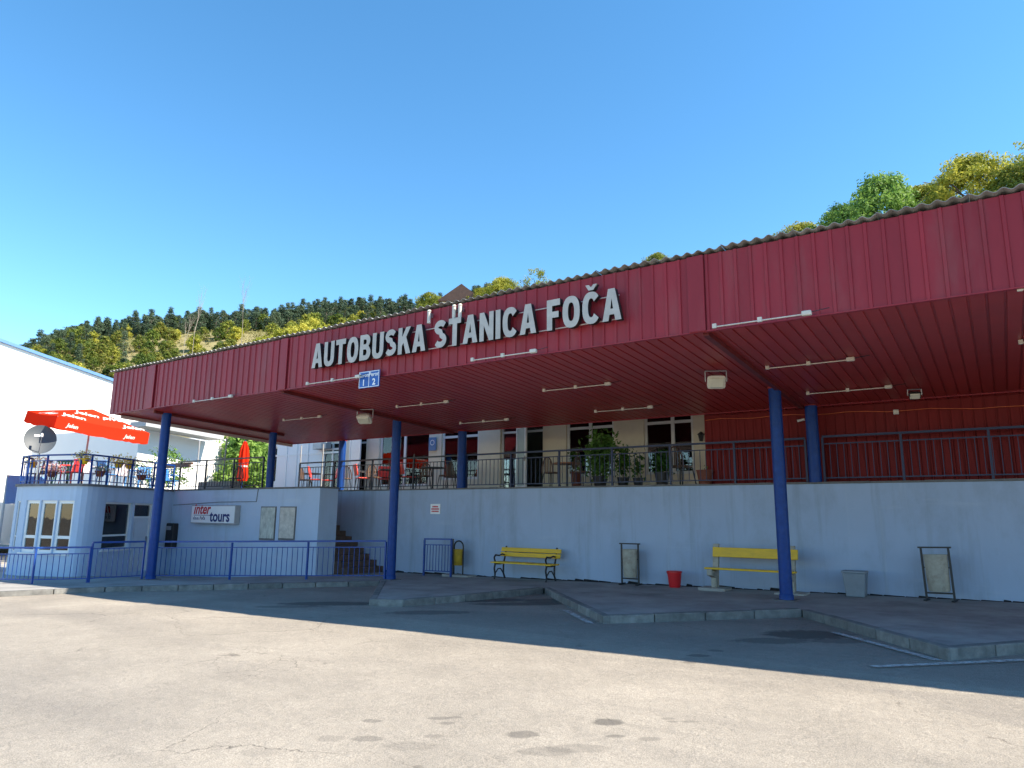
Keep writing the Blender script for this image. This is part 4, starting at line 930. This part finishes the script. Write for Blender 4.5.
# ================================================================== BENCHES
def bench_iron(loc, L_, label):
    t = thing('park_bench', label, 'bench', loc)
    for s_ in (-1, 1):
        x = s_*(L_/2-.14); mb = MB()
        mb.path([(x,-.26,0),(x,-.23,.12),(x,-.27,.28),(x,-.22,.42)], .024, 8); mb.path([(x,.22,0),(x,.15,.14),(x,.16,.40),(x,.24,.60),(x,.29,.84)], .024, 8)
        mb.path([(x,-.25,.40),(x,0,.385),(x,.17,.40)], .024, 8); mb.path([(x,-.22,.42),(x,-.28,.55),(x,-.22,.62),(x,-.05,.60),(x,.1,.63),(x,.24,.60)], .022, 8)
        mb.path([(x,-.23,.14),(x,-.1,.26),(x,.02,.26),(x,.14,.14)], .016, 6)
        mb.build('leg_frame', M['black'], t, True)
    for k in range(4): MB().box(-L_/2, L_/2, -.27+.115*k, -.17+.115*k, .41+.0*k, .445).build('seat_slat', M['yellow'], t, bevel=.008)
    for k in range(2):
        Mx = Matrix.Translation((0,.235+.045*k,.62+.125*k)) @ Matrix.Rotation(-.25, 4, 'X'); MB().box(-L_/2, L_/2, -.035, -.0, -.055, .055, Mx).build('back_slat', M['yellow'], t, bevel=.008)
    return t
def bench_concrete(loc, L_, label):
    t = thing('park_bench', label, 'bench', loc)
    for s_ in (-1, 1):
        x = s_*(L_/2-.12)
        pr = [(-.30,.32),(-.30,.44),(-.08,.40),(.10,.44),(.20,.98),(.30,.98),(.22,.44),(.18,.30),(.14,.0),(-.02,.0),(-.04,.26)]
        vs = [(x-.06, a, b) for a, b in pr]+[(x+.06, a, b) for a, b in pr]; n = len(pr)
        MB().add(vs, [tuple(range(n-1,-1,-1)), tuple(range(n, 2*n))]+[(k, (k+1) % n, n+(k+1) % n, n+k) for k in range(n)]).build('leg', M['bin'], t, bevel=.012)
        MB().box(x-.3, x+.3, -.22, .28, -.02, .05).build('foot_slab', M['conc'], t, bevel=.012)
    for k in range(2): MB().box(-L_/2, L_/2, -.27+.17*k, -.13+.17*k, .445-.01*k, .485-.01*k).build('seat_slat', M['yellow'], t, bevel=.008)
    for k in range(1):
        Mx = Matrix.Translation((0,.13,.80)) @ Matrix.Rotation(-.18, 4, 'X'); MB().box(-L_/2+.08, L_/2+.02, -.045, -.0, -.105, .105, Mx).build('back_slat', M['yellow'], t, bevel=.008)
    return t
def onp(px, Y, py=560): p = atY(px, py, Y); return Vector((p.x, Y, gp(p.x, Y)))
b0, b1 = onp(496, 16.0), onp(556, 16.0); bench_iron((b0+b1)/2, (b1-b0).length, 'yellow slatted bench with black iron legs against the blue wall')
b0, b1 = onp(708, 15.85), onp(796, 15.85); bench_concrete((b0+b1)/2, (b1-b0).length, 'yellow plank bench on concrete legs partly behind the right post')
# ================================================================== BINS
def frame_bin(loc, label, w, h, rz=0, lean=0):
    t = thing('litter_bin', label, 'litter bin', loc, rz); t.rotation_euler = (0, lean, rz)
    f = MB()
    for s_ in (-1, 1): f.bar((s_*w/2,0,0), (s_*w/2,0,h), .035, .035, (1,0,0))
    f.bar((-w/2-.05,0,h), (w/2+.05,0,h), .05, .03); f.bar((-w/2,0,.14), (w/2,0,.14), .03, .03); f.build('frame', M['black'], t)
    f = MB(); f.bar((-w/2,-.2,.015), (-w/2,.2,.015), .04, .03); f.bar((w/2,-.2,.015), (w/2,.2,.015), .04, .03); f.build('foot', M['black'], t)
    prof = [(w*.36,.17),(w*.40,.2),(w*.43,.55),(w*.445,h-.16),(w*.46,h-.13),(w*.42,h-.13),(w*.40,h-.2)]
    b = MB().lathe(prof, 20).build('bucket', M['bin'], t, True); b.scale = (1,.75,1)
    o = MB().tube((-w/2,0,h*.62), (w/2,0,h*.62), .012).build('pivot_rod', M['black'], t)
c = onp(630, 16.2); frame_bin(c, 'grey swing bin in a black frame between iron bench and red bucket', .42, .96, .1)
c = onp(937, 16.0); frame_bin(c, 'leaning grey swing bin in a black frame at the right', .46, .98, -.12, -.03)
c = onp(458.5, 16.15); t = thing('litter_bin', 'rusty yellow bin in an arched black frame by the small railing', 'litter bin', c)
f = MB(); f.path([(-.16,0,.04),(-.16,0,.82)]+[(-.16*math.cos(k*PI/8), 0, .82+.15*math.sin(k*PI/8)) for k in range(1, 8)]+[(.16,0,.82),(.16,0,.04)], .02, 8); f.build('arch_frame', M['black'], t, True)
MB().lathe([(.12,.30),(.135,.32),(.145,.72),(.15,.74),(.135,.74),(.13,.68)], 16).build('bucket', M['yellowbin'], t, True)
MB().box(-.42,.5,-.22,.2,-.03,.055).build('foot_slab', M['conc'], t, bevel=.015); MB().box(-.27,-.20,-.04,.03,.05,1.02).build('side_post', M['concdark'], t)
c = onp(674, 16.1); t = thing('bucket', 'red plastic bucket on the pavement beside the grey bin', 'bucket', c)
MB().lathe([(.125,0),(.13,.02),(.165,.33),(.178,.335),(.178,.36),(.165,.36),(.155,.33),(.12,.03)], 24).build('pail', M['redplastic'], t, True); MB().path([(.17*math.cos(a), -.02-.12*math.sin(a), .33-.04*math.sin(a)) for a in np.linspace(0, PI, 9)], .006, 5).build('handle', M['redplastic'], t)
c = onp(854, 16.05); t = thing('waste_bin', 'square grey plastic bin against the wall right of the post', 'waste bin', c)
def taper(w0, d0, w1, d1, z0, z1): return MB().add([(sx*w, sy*d, z) for z, w, d in ((z0,w0,d0),(z1,w1,d1)) for sx, sy in ((-1,-1),(1,-1),(1,1),(-1,1))], [(0,3,2,1),(4,5,6,7),(0,1,5,4),(1,2,6,5),(2,3,7,6),(3,0,4,7)])
taper(.17,.15,.215,.18,0,.46).build('body', M['greybin'], t, bevel=.02); taper(.225,.19,.225,.19,.461,.50).build('rim', M['greybin'], t, bevel=.008)
# ================================================================== TERRACE FURNITURE
def chair_red():
    t = thing('cafe_chair', 'x', 'chair', (0,0,0), 0, 'red cafe chairs')
    MB().box(-.22,.22,-.22,.2,.43,.47).build('seat', M['redchair'], t, bevel=.02)
    Mx = Matrix.Translation((0,.2,.47)) @ Matrix.Rotation(-.2, 4, 'X'); MB().box(-.23,.23,-.02,.025,.06,.46,Mx).build('backrest', M['redchair'], t, bevel=.02)
    for sx, sy in ((-1,-1),(1,-1),(1,1),(-1,1)): MB().tube((sx*.19,sy*.18,.43), (sx*.22,sy*.22,0), .014, n=6).build('leg', M['black'], t)
    for sx in (-1, 1): MB().path([(sx*.23,-.2,.45),(sx*.25,-.18,.66),(sx*.24,.2,.68)], .014, 6).build('arm', M['black'], t)
    return t
def chair_dark(name='cafe_chair', m='rattan', round_=False):
    t = thing(name, 'x', 'chair', (0,0,0), 0, 'dark cafe chairs')
    MB().lathe([(.21,.43),(.22,.44),(.22,.46),(.2,.47)], 14).build('seat', M[m], t, True)
    pts = [(.2*math.cos(a), .17+.0*a, .47+.42*math.sin(a)) for a in np.linspace(0, PI, 12)]
    MB().path([(.2,.15,.45)]+pts+[(-.2,.15,.45)], .017, 6).build('back_frame', M['brown'], t)
    mb = MB()
    for k in range(-2, 3): mb.bar((k*.06,.165,.47), (k*.06,.175,.47+.40*math.cos(k*.35)), .03, .012)
    mb.build('backrest', M[m], t)
    for sx, sy in ((-1,-1),(1,-1),(1,1),(-1,1)): MB().tube((sx*.15,sy*.15,.43), (sx*.2,sy*.2,0), .014, n=6).build('leg', M['black'], t)
    return t
def table(label, loc, m='black', r=.38, h=.74):
    t = thing('cafe_table', label, 'table', loc, random.random(), 'cafe tables')
    MB().lathe([(r,h-.03),(r,h),(r*.97,h+.006)], 24).build('table_top', M[m], t, True); MB().tube((0,0,.03), (0,0,h-.03), .03, n=10).build('column', M['black'], t, True)
    for k in range(4): a = k*PI/2+.4; MB().bar((0,0,.06), (.3*math.cos(a),.3*math.sin(a),.015), .04, .03).build('foot', M['black'], t)
def tz(px, Y, py=470): p = atY(px, py, Y); return (p.x, Y, ZT)
R0 = chair_red(); first = True
for px, Y, rz, lb in ((317,17.6,2.3,'red chair left of the rear post by the white house door'),(363,17.5,2.6,'red chair in front of the open white door'),(408,17.6,2.7,'red chair just right of the middle post'),(330,18.2,-.6,'red chair behind the rear post on the terrace'),(385,18.3,.8,'red chair just left of the middle post')):
    if first: R0.location = tz(px, Y); R0.rotation_euler.z = rz; R0['label'] = lb; first = False
    else: copy_tree(R0, tz(px, Y), rz, lb)
D0 = chair_dark(); first = True
for px, Y, rz, lb in ((374,17.3,1.2,'dark chair beside the red chair at the white door'),(395,17.35,-1.0,'dark chair behind the middle post'),(424,17.4,.4,'dark chair left of the dark round table'),(446,17.5,-1.4,'dark chair between the round table and the rear post'),(551,17.6,3.0,'brown chair left of the orange table'),(582,17.7,1.4,'dark chair between orange table and big plant'),(345,17.5,.5,'dark chair right of the rear post'),(452,18.3,2.4,'dark chair under the dark left cafe window'),(306,17.6,2.0,'dark chair at the left end of the terrace railing'),(681,17.7,2.8,'rattan chair with round back before the last window')):
    if first: D0.location = tz(px, Y); D0.rotation_euler.z = rz; D0['label'] = lb; first = False
    else:
        c = copy_tree(D0, tz(px, Y), rz, lb)
        if px == 681: c.scale = (1.35,1.35,1.15)
table('dark round table right of the middle post', tz(433,17.7)); table('dark round table behind the middle post', tz(390,17.9)); table('small dark table left of the red chair by the rear post', tz(310,18.3)); table('dark table behind the red chair at the white door', tz(372,18.4)); table('orange wooden table by the cafe window', tz(567,18.0), 'orange', .42)
def plant(label, loc, h, rad, n, ls, pot_r, pot_h, potm, lm='leafp', stems=5):
    t = thing('potted_plant', label, 'plant', loc, random.random()*6)
    MB().lathe([(pot_r*.75,0),(pot_r,pot_h*.92),(pot_r*1.08,pot_h*.93),(pot_r*1.08,pot_h),(pot_r*.95,pot_h),(pot_r*.9,pot_h*.85)], 18).build('pot', M[potm], t, True)
    mb = MB(); R = random.Random(len(label)); C = []
    for k in range(stems):
        a = R.random()*6.28; e = Vector((math.cos(a)*rad*.6*R.random(), math.sin(a)*rad*.6*R.random(), pot_h+(h-pot_h)*R.uniform(.65,.95))); md = Vector((e.x*.4,e.y*.4,(pot_h+e.z)/2)); mb.tube((0,0,pot_h*.8), md, .012, .009, n=5); mb.tube(md, e, .009, .004, n=5)
        m_ = n//stems; u = rng.random((m_,1))**.7; base = np.array([0,0,pot_h])*(1-u)+np.array(e)*u; C.append(base+rng.normal(size=(m_,3))*np.array([rad*.36,rad*.36,.09]))
    mb.build('stem', M['bark'], t)
    if lm: obj('foliage', leaf_mesh('foliage', np.concatenate(C), ls, M[lm], None, .7), t)
plant('tall leafy potted plant in front of the cream pillar', tz(600,17.35), 1.62, .5, 1300, .14, .2, .3, 'black', 'leafg', 12)
plant('slim potted plant right of the tall leafy plant', tz(623,17.4), 1.12, .3, 260, .13, .16, .26, 'black', stems=4); plant('thin low potted plant left of the last window', tz(638,17.4), .9, .22, 130, .12, .14, .24, 'black', stems=3)
plant('bushy plant in a square black pot before the last window', tz(662,17.0), .85, .28, 500, .10, .19, .34, 'black'); plant('green plant on the sill behind the orange table', tz(576,18.9), 1.15, .26, 300, .10, .16, .55, 'terra')
plant('empty looking terracotta pot at the corner of the red wall', tz(705,16.95), .42, .1, 8, .06, .2, .36, 'terra', 'leafp', 2)
# folded red parasol
def folded(px, Y, label):
    t = thing('folded_parasol', label, 'parasol', tz(px, Y))
    MB().tube((0,0,0), (0,0,2.35), .028, n=10).build('pole', M['blue'], t, True)
    vs = []; prof = [(.05,2.30),(.14,2.0),(.18,1.6),(.15,1.2),(.21,.75),(.16,.6)]; n = 24
    for r, z in prof:
        for k in range(n): q = r*(1+.28*math.cos(8*2*PI*k/n)); vs.append((q*math.cos(2*PI*k/n), q*math.sin(2*PI*k/n), z+.03*math.sin(k*2.1)))
    MB().add(vs, [(i*n+k, i*n+(k+1) % n, (i+1)*n+(k+1) % n, (i+1)*n+k) for i in range(len(prof)-1) for k in range(n)]).build('cloth', M['redcloth'], t, True)
    MB().lathe([(.17,1.18),(.175,1.22),(.17,1.26)], 16, cap=False).build('tie_band', M['whiteprint'], t); MB().box(-.3,.3,-.3,.3,0,.08).build('base', M['conc'], t)
folded(243, 19.0, 'folded red parasol on a blue pole on the terrace')
# concrete planter, brown chair
p = tz(220, 15.1); t = thing('planter', 'long grey concrete planter on the terrace edge', 'planter', p)
tr = MB(); tr.box(-.95,.95,-.2,-.14,0,.30); tr.box(-.95,.95,.14,.2,0,.30); tr.box(-.95,-.89,-.14,.14,0,.30); tr.box(.89,.95,-.14,.14,0,.30); tr.build('trough', M['conc'], t, bevel=.01); MB().box(-.88,.88,-.13,.13,.2,.25).build('soil', M['stair'], t)
copy_tree(D0, tz(236,15.7), .3, 'brown chair beside the folded red parasol')
c_ = tz(187,15.0); t = thing('wooden_plank', 'brown wooden boards lying along the terrace railing right of the left post', 'plank', (c_[0], 14.5, ZT+.86))
for k in range(2): MB().box(-1.1,1.05,-.10+.1*k,-.01+.1*k,-.05+.09*k,.03+.09*k).build('board', M['brown'], t, bevel=.006)
C, N = crown_pts(.4, 2.0, .9, 40, 26, .28); t = thing('leafy_sapling', 'light green sapling behind the left post on the terrace', 'tree', tz(166, 17.5)); t.scale = (1.25,1.25,1.0)
obj('crown', leaf_mesh('crown', C, .13, M['leafg'], N, .6), t); obj('trunk', trunk_mb(1.5, .03, 6, .6, seedv=9).mesh('trunk', M['bark'], True), t)
# ================================================================== BOOTH TERRACE: red parasol, dish, clutter
ux, uy = -25.1, 11.55
t = thing('red_parasol', 'open red square parasol with white lettering over the booth terrace', 'parasol', (ux, uy, ZT), math.radians(-4)); 
TI = Matrix.Translation((0,0,2.17)) @ Matrix.Rotation(math.radians(-5.5), 4, 'X') @ Matrix.Rotation(math.radians(8), 4, 'Y')
hw_, ap, va = 1.42, .44, .36
def U(x, y, z): return TI @ Vector((x, y, z))
MB().tube((0,0,0), TI @ Vector((0,0,ap)), .03, n=10).build('pole', M['grey'], t, True)
cor = [(-1,-1),(1,-1),(1,1),(-1,1)]
cl = MB(); n_ = 6
for k in range(4):
    a, b = cor[k], cor[(k+1) % 4]; vs = []
    for j in range(n_+1):
        for i in range(n_+1):
            s_ = j/n_; e = Vector((a[0]+(b[0]-a[0])*i/n_, a[1]+(b[1]-a[1])*i/n_)) * hw_*s_; sag = -.05*math.sin(PI*i/n_)*s_
            vs.append(U(e.x, e.y, ap*(1-s_)+sag))
    cl.add(vs, [(j*(n_+1)+i, j*(n_+1)+i+1, (j+1)*(n_+1)+i+1, (j+1)*(n_+1)+i) for j in range(n_) for i in range(n_)])
m_ = bpy.data.meshes.new('cloth'); m_.from_pydata(cl.v, [], cl.f); m_.materials.append(M['redcloth']); clo = obj('cloth', m_, t)
for k in range(4):
    a, b = cor[k], cor[(k+1) % 4]; vs = []; nn_ = 16
    for i in range(nn_+1):
        e = Vector((a[0]+(b[0]-a[0])*i/nn_, a[1]+(b[1]-a[1])*i/nn_))*hw_; sg_ = -.05*math.sin(PI*i/nn_)
        vs += [U(e.x, e.y, sg_), U(e.x*1.01, e.y*1.01, sg_-va-.03*abs(math.sin(i*PI/4)))]
    mm = bpy.data.meshes.new('valance'); mm.from_pydata([tuple(v) for v in vs], [], [(2*i, 2*i+1, 2*i+3, 2*i+2) for i in range(nn_)]); mm.materials.append(M['redcloth']); obj('valance', mm, t)
    MB().tube(U(0,0,ap-.04), U(a[0]*hw_,a[1]*hw_,-.02), .012, n=6).build('rib', M['grey'], t)
def print_on(body, h, k, along, up_, m='whiteprint'):
    """flat print on slope k of the parasol, just outside the cloth"""
    a, b = Vector(cor[k]), Vector(cor[(k+1) % 4]); me = text_mesh(body, h, M[m], .25, .012, 0, 'CENTER')
    ex_ = (b-a).normalized(); inn = -(a+b).normalized(); sl = math.hypot(hw_, ap)
    for v in me.vertices:
        w_ = v.co.y+up_; s_ = 1-w_/sl; q = (a+b)/2*hw_*s_+ex_*(v.co.x+along); u_ = (v.co.x+along)/(hw_*s_)*.5+.5
        z_ = ap*(1-s_)-.05*math.sin(PI*min(1,max(0,u_)))*s_+.012; v.co = U(q.x, q.y, z_)
    obj('lettering', me, t)
print_on('Jelen', .36, 1, -.9, .14); print_on('Jelen', .36, 1, .95, .14); print_on('Jelen pivo', .38, 1, 0, .66); print_on('Jelen', .42, 0, 0, .15)
for along in (-.95, .8):
    me = text_mesh('Jelen', .17, M['whiteprint'], .25, .006, 0, 'CENTER')
    for v in me.vertices: yy = v.co.x+along; v.co = U(hw_*1.01+.015, yy, v.co.y-.27-.05*math.sin(PI*(yy/hw_*.5+.5)))
    obj('lettering', me, t)
MB().box(-.35,.35,-.35,.35,0,.1).build('base', M['conc'], t)
# dish
dp = atY(40, 440, 9.85); t = thing('satellite_dish', 'grey satellite dish on the booth terrace railing', 'satellite dish', dp)
Mx = Vector((-dp.x, -dp.y, .45*14)).normalized(); Mx = Vector((.93,-.30,.22)).normalized().to_track_quat('Z', 'Y').to_matrix().to_4x4()
rs = [(0.0001,-.0),(.12,.006),(.24,.025),(.34,.05),(.42,.078),(.43,.082)]; mb = MB(); n = 28; vs = []
for r, z in rs:
    for k in range(n): vs.append(Mx @ Vector((r*math.cos(2*PI*k/n), r*1.06*math.sin(2*PI*k/n), z)))
for r, z in rs[::-1]:
    for k in range(n): vs.append(Mx @ Vector((r*math.cos(2*PI*k/n), r*1.06*math.sin(2*PI*k/n), z-.012)))
mb.add(vs, [(i*n+k, i*n+(k+1) % n, (i+1)*n+(k+1) % n, (i+1)*n+k) for i in range(len(rs)*2-1) for k in range(n)]); mb.build('reflector', M['dish'], t, True)
f0 = Mx @ Vector((0,-.42,.06)); f1 = Mx @ Vector((0,-.05,.48)); MB().tube(f0, f1, .012).build('feed_arm', M['steel'], t); MB().tube(f1, Mx @ Vector((0,.06,.44)), .035, n=10).build('feed_horn', M['white'], t, True)
MB().box(-.16,.02,.10,.16,.019,.023, Mx).build('maker_mark', M['white'], t); MB().tube((0,.02,-.02), (0,.06,-.02-(dp.z-ZT-.0)), .025).build('mast', M['steel'], t)
# flower boxes and chairs on the booth terrace
M['flowery'] = leaf_mat('flower_yellow', [(.35,.25,.03),(.62,.48,.08),(.7,.6,.2)]); M['flowerm'] = leaf_mat('flower_mixed', [(.45,.08,.08),(.5,.45,.4),(.1,.25,.06)])
M['bluechair'] = mat('blue_chair', (.06,.25,.60), .4); M['whitechair'] = mat('white_chair', (.72,.74,.76), .4); M['greenpl'] = mat('green_plastic', (.03,.22,.10), .4)
k = 0
for px, lb, m in ((29,'yellow hanging flower pot at the left end of the booth terrace railing','flowery'),(80,'yellow flower pot on the booth railing below the parasol pole','flowery'),(116,'yellow flower pot on the booth railing right of the parasol pole','flowery'),(127,'yellow flower pot on the booth railing nearest the left post','flowery'),(50,'pot of dark and pink flowers under the satellite dish','flowerm'),(98,'pot of mixed flowers behind the middle of the booth railing','flowerm'),(140,'pot of mixed flowers behind the booth railing by the left post','flowerm')):
    Yf = 10.15+max(0, (px-85)/70*3.0); p = atY(px, 462, Yf); t = thing('flower_pot', lb, 'flower pot', (p.x, Yf+.1, ZT+.58 if m == 'flowery' else ZT+.25))
    MB().lathe([(.09,0),(.15,.15),(.16,.17),(.14,.17)], 14).build('pot', M['yellow'] if m == 'flowery' else M['terra'], t, True)
    C = rng.normal(size=(260,3))*np.array([.14,.14,.08])+np.array([0,0,.24]); struct(obj('flowers', leaf_mesh('flowers', C, .06, M[m], None, .8), t), 'stuff')
    MB().tube((0,0,-(.58 if m == 'flowery' else .25)), (0,0,.01), .02).build('stand', M['black'], t); k += 1
def plastic_chair(loc, rz, m, label):
    t = thing('plastic_chair', label, 'chair', loc, rz, 'plastic chairs on the booth terrace')
    MB().box(-.23,.23,-.22,.22,.41,.44).build('seat', M[m], t, bevel=.015); bk = MB(); Mx = Matrix.Translation((0,.2,.44)) @ Matrix.Rotation(-.22, 4, 'X')
    for q in range(5): bk.box(-.2+.085*q,-.14+.085*q,-.012,.012,0,.38,Mx)
    bk.box(-.23,.23,-.015,.015,.381,.44,Mx); bk.build('backrest', M[m], t)
    for sx, sy in ((-1,-1),(1,-1),(1,1),(-1,1)): MB().tube((sx*.19,sy*.19,.41), (sx*.23,sy*.23,0), .02, .016, n=6).build('leg', M[m], t)
    for sx in (-1, 1): MB().path([(sx*.24,-.18,.43),(sx*.26,-.2,.64),(sx*.25,.2,.66)], .018, 6).build('arm', M[m], t)
for px, Y, rz, m, lb in ((63,11.0,1.0,'greenpl','green plastic chair left of the parasol pole'),(56,10.6,2.5,'whitechair','white plastic chair under the left side of the parasol'),(72,10.8,.4,'redchair','red plastic chair beside the parasol pole'),(92,11.4,2.0,'whitechair','white plastic chair right of the parasol pole'),(108,12.0,3.4,'bluechair','blue plastic chair in the middle of the booth terrace'),(120,12.6,.8,'whitechair','white plastic chair below the yellow flower pots'),(133,13.2,2.7,'bluechair','blue plastic chair left of the left post'),(146,14.2,1.2,'bluechair','blue plastic chair just left of the left post by the sapling'),(38,10.7,.2,'brown','brown plastic chair under the satellite dish'),(173,15.6,2.2,'bluechair','blue plastic chair just right of the left post')):
    plastic_chair(tz(px, Y), rz, m, lb)
for px, Y, lb in ((68,11.6,'white table under the red parasol'),(125,13.6,'white table among the blue chairs on the booth terrace')): table(lb, tz(px, Y), 'white', .42)
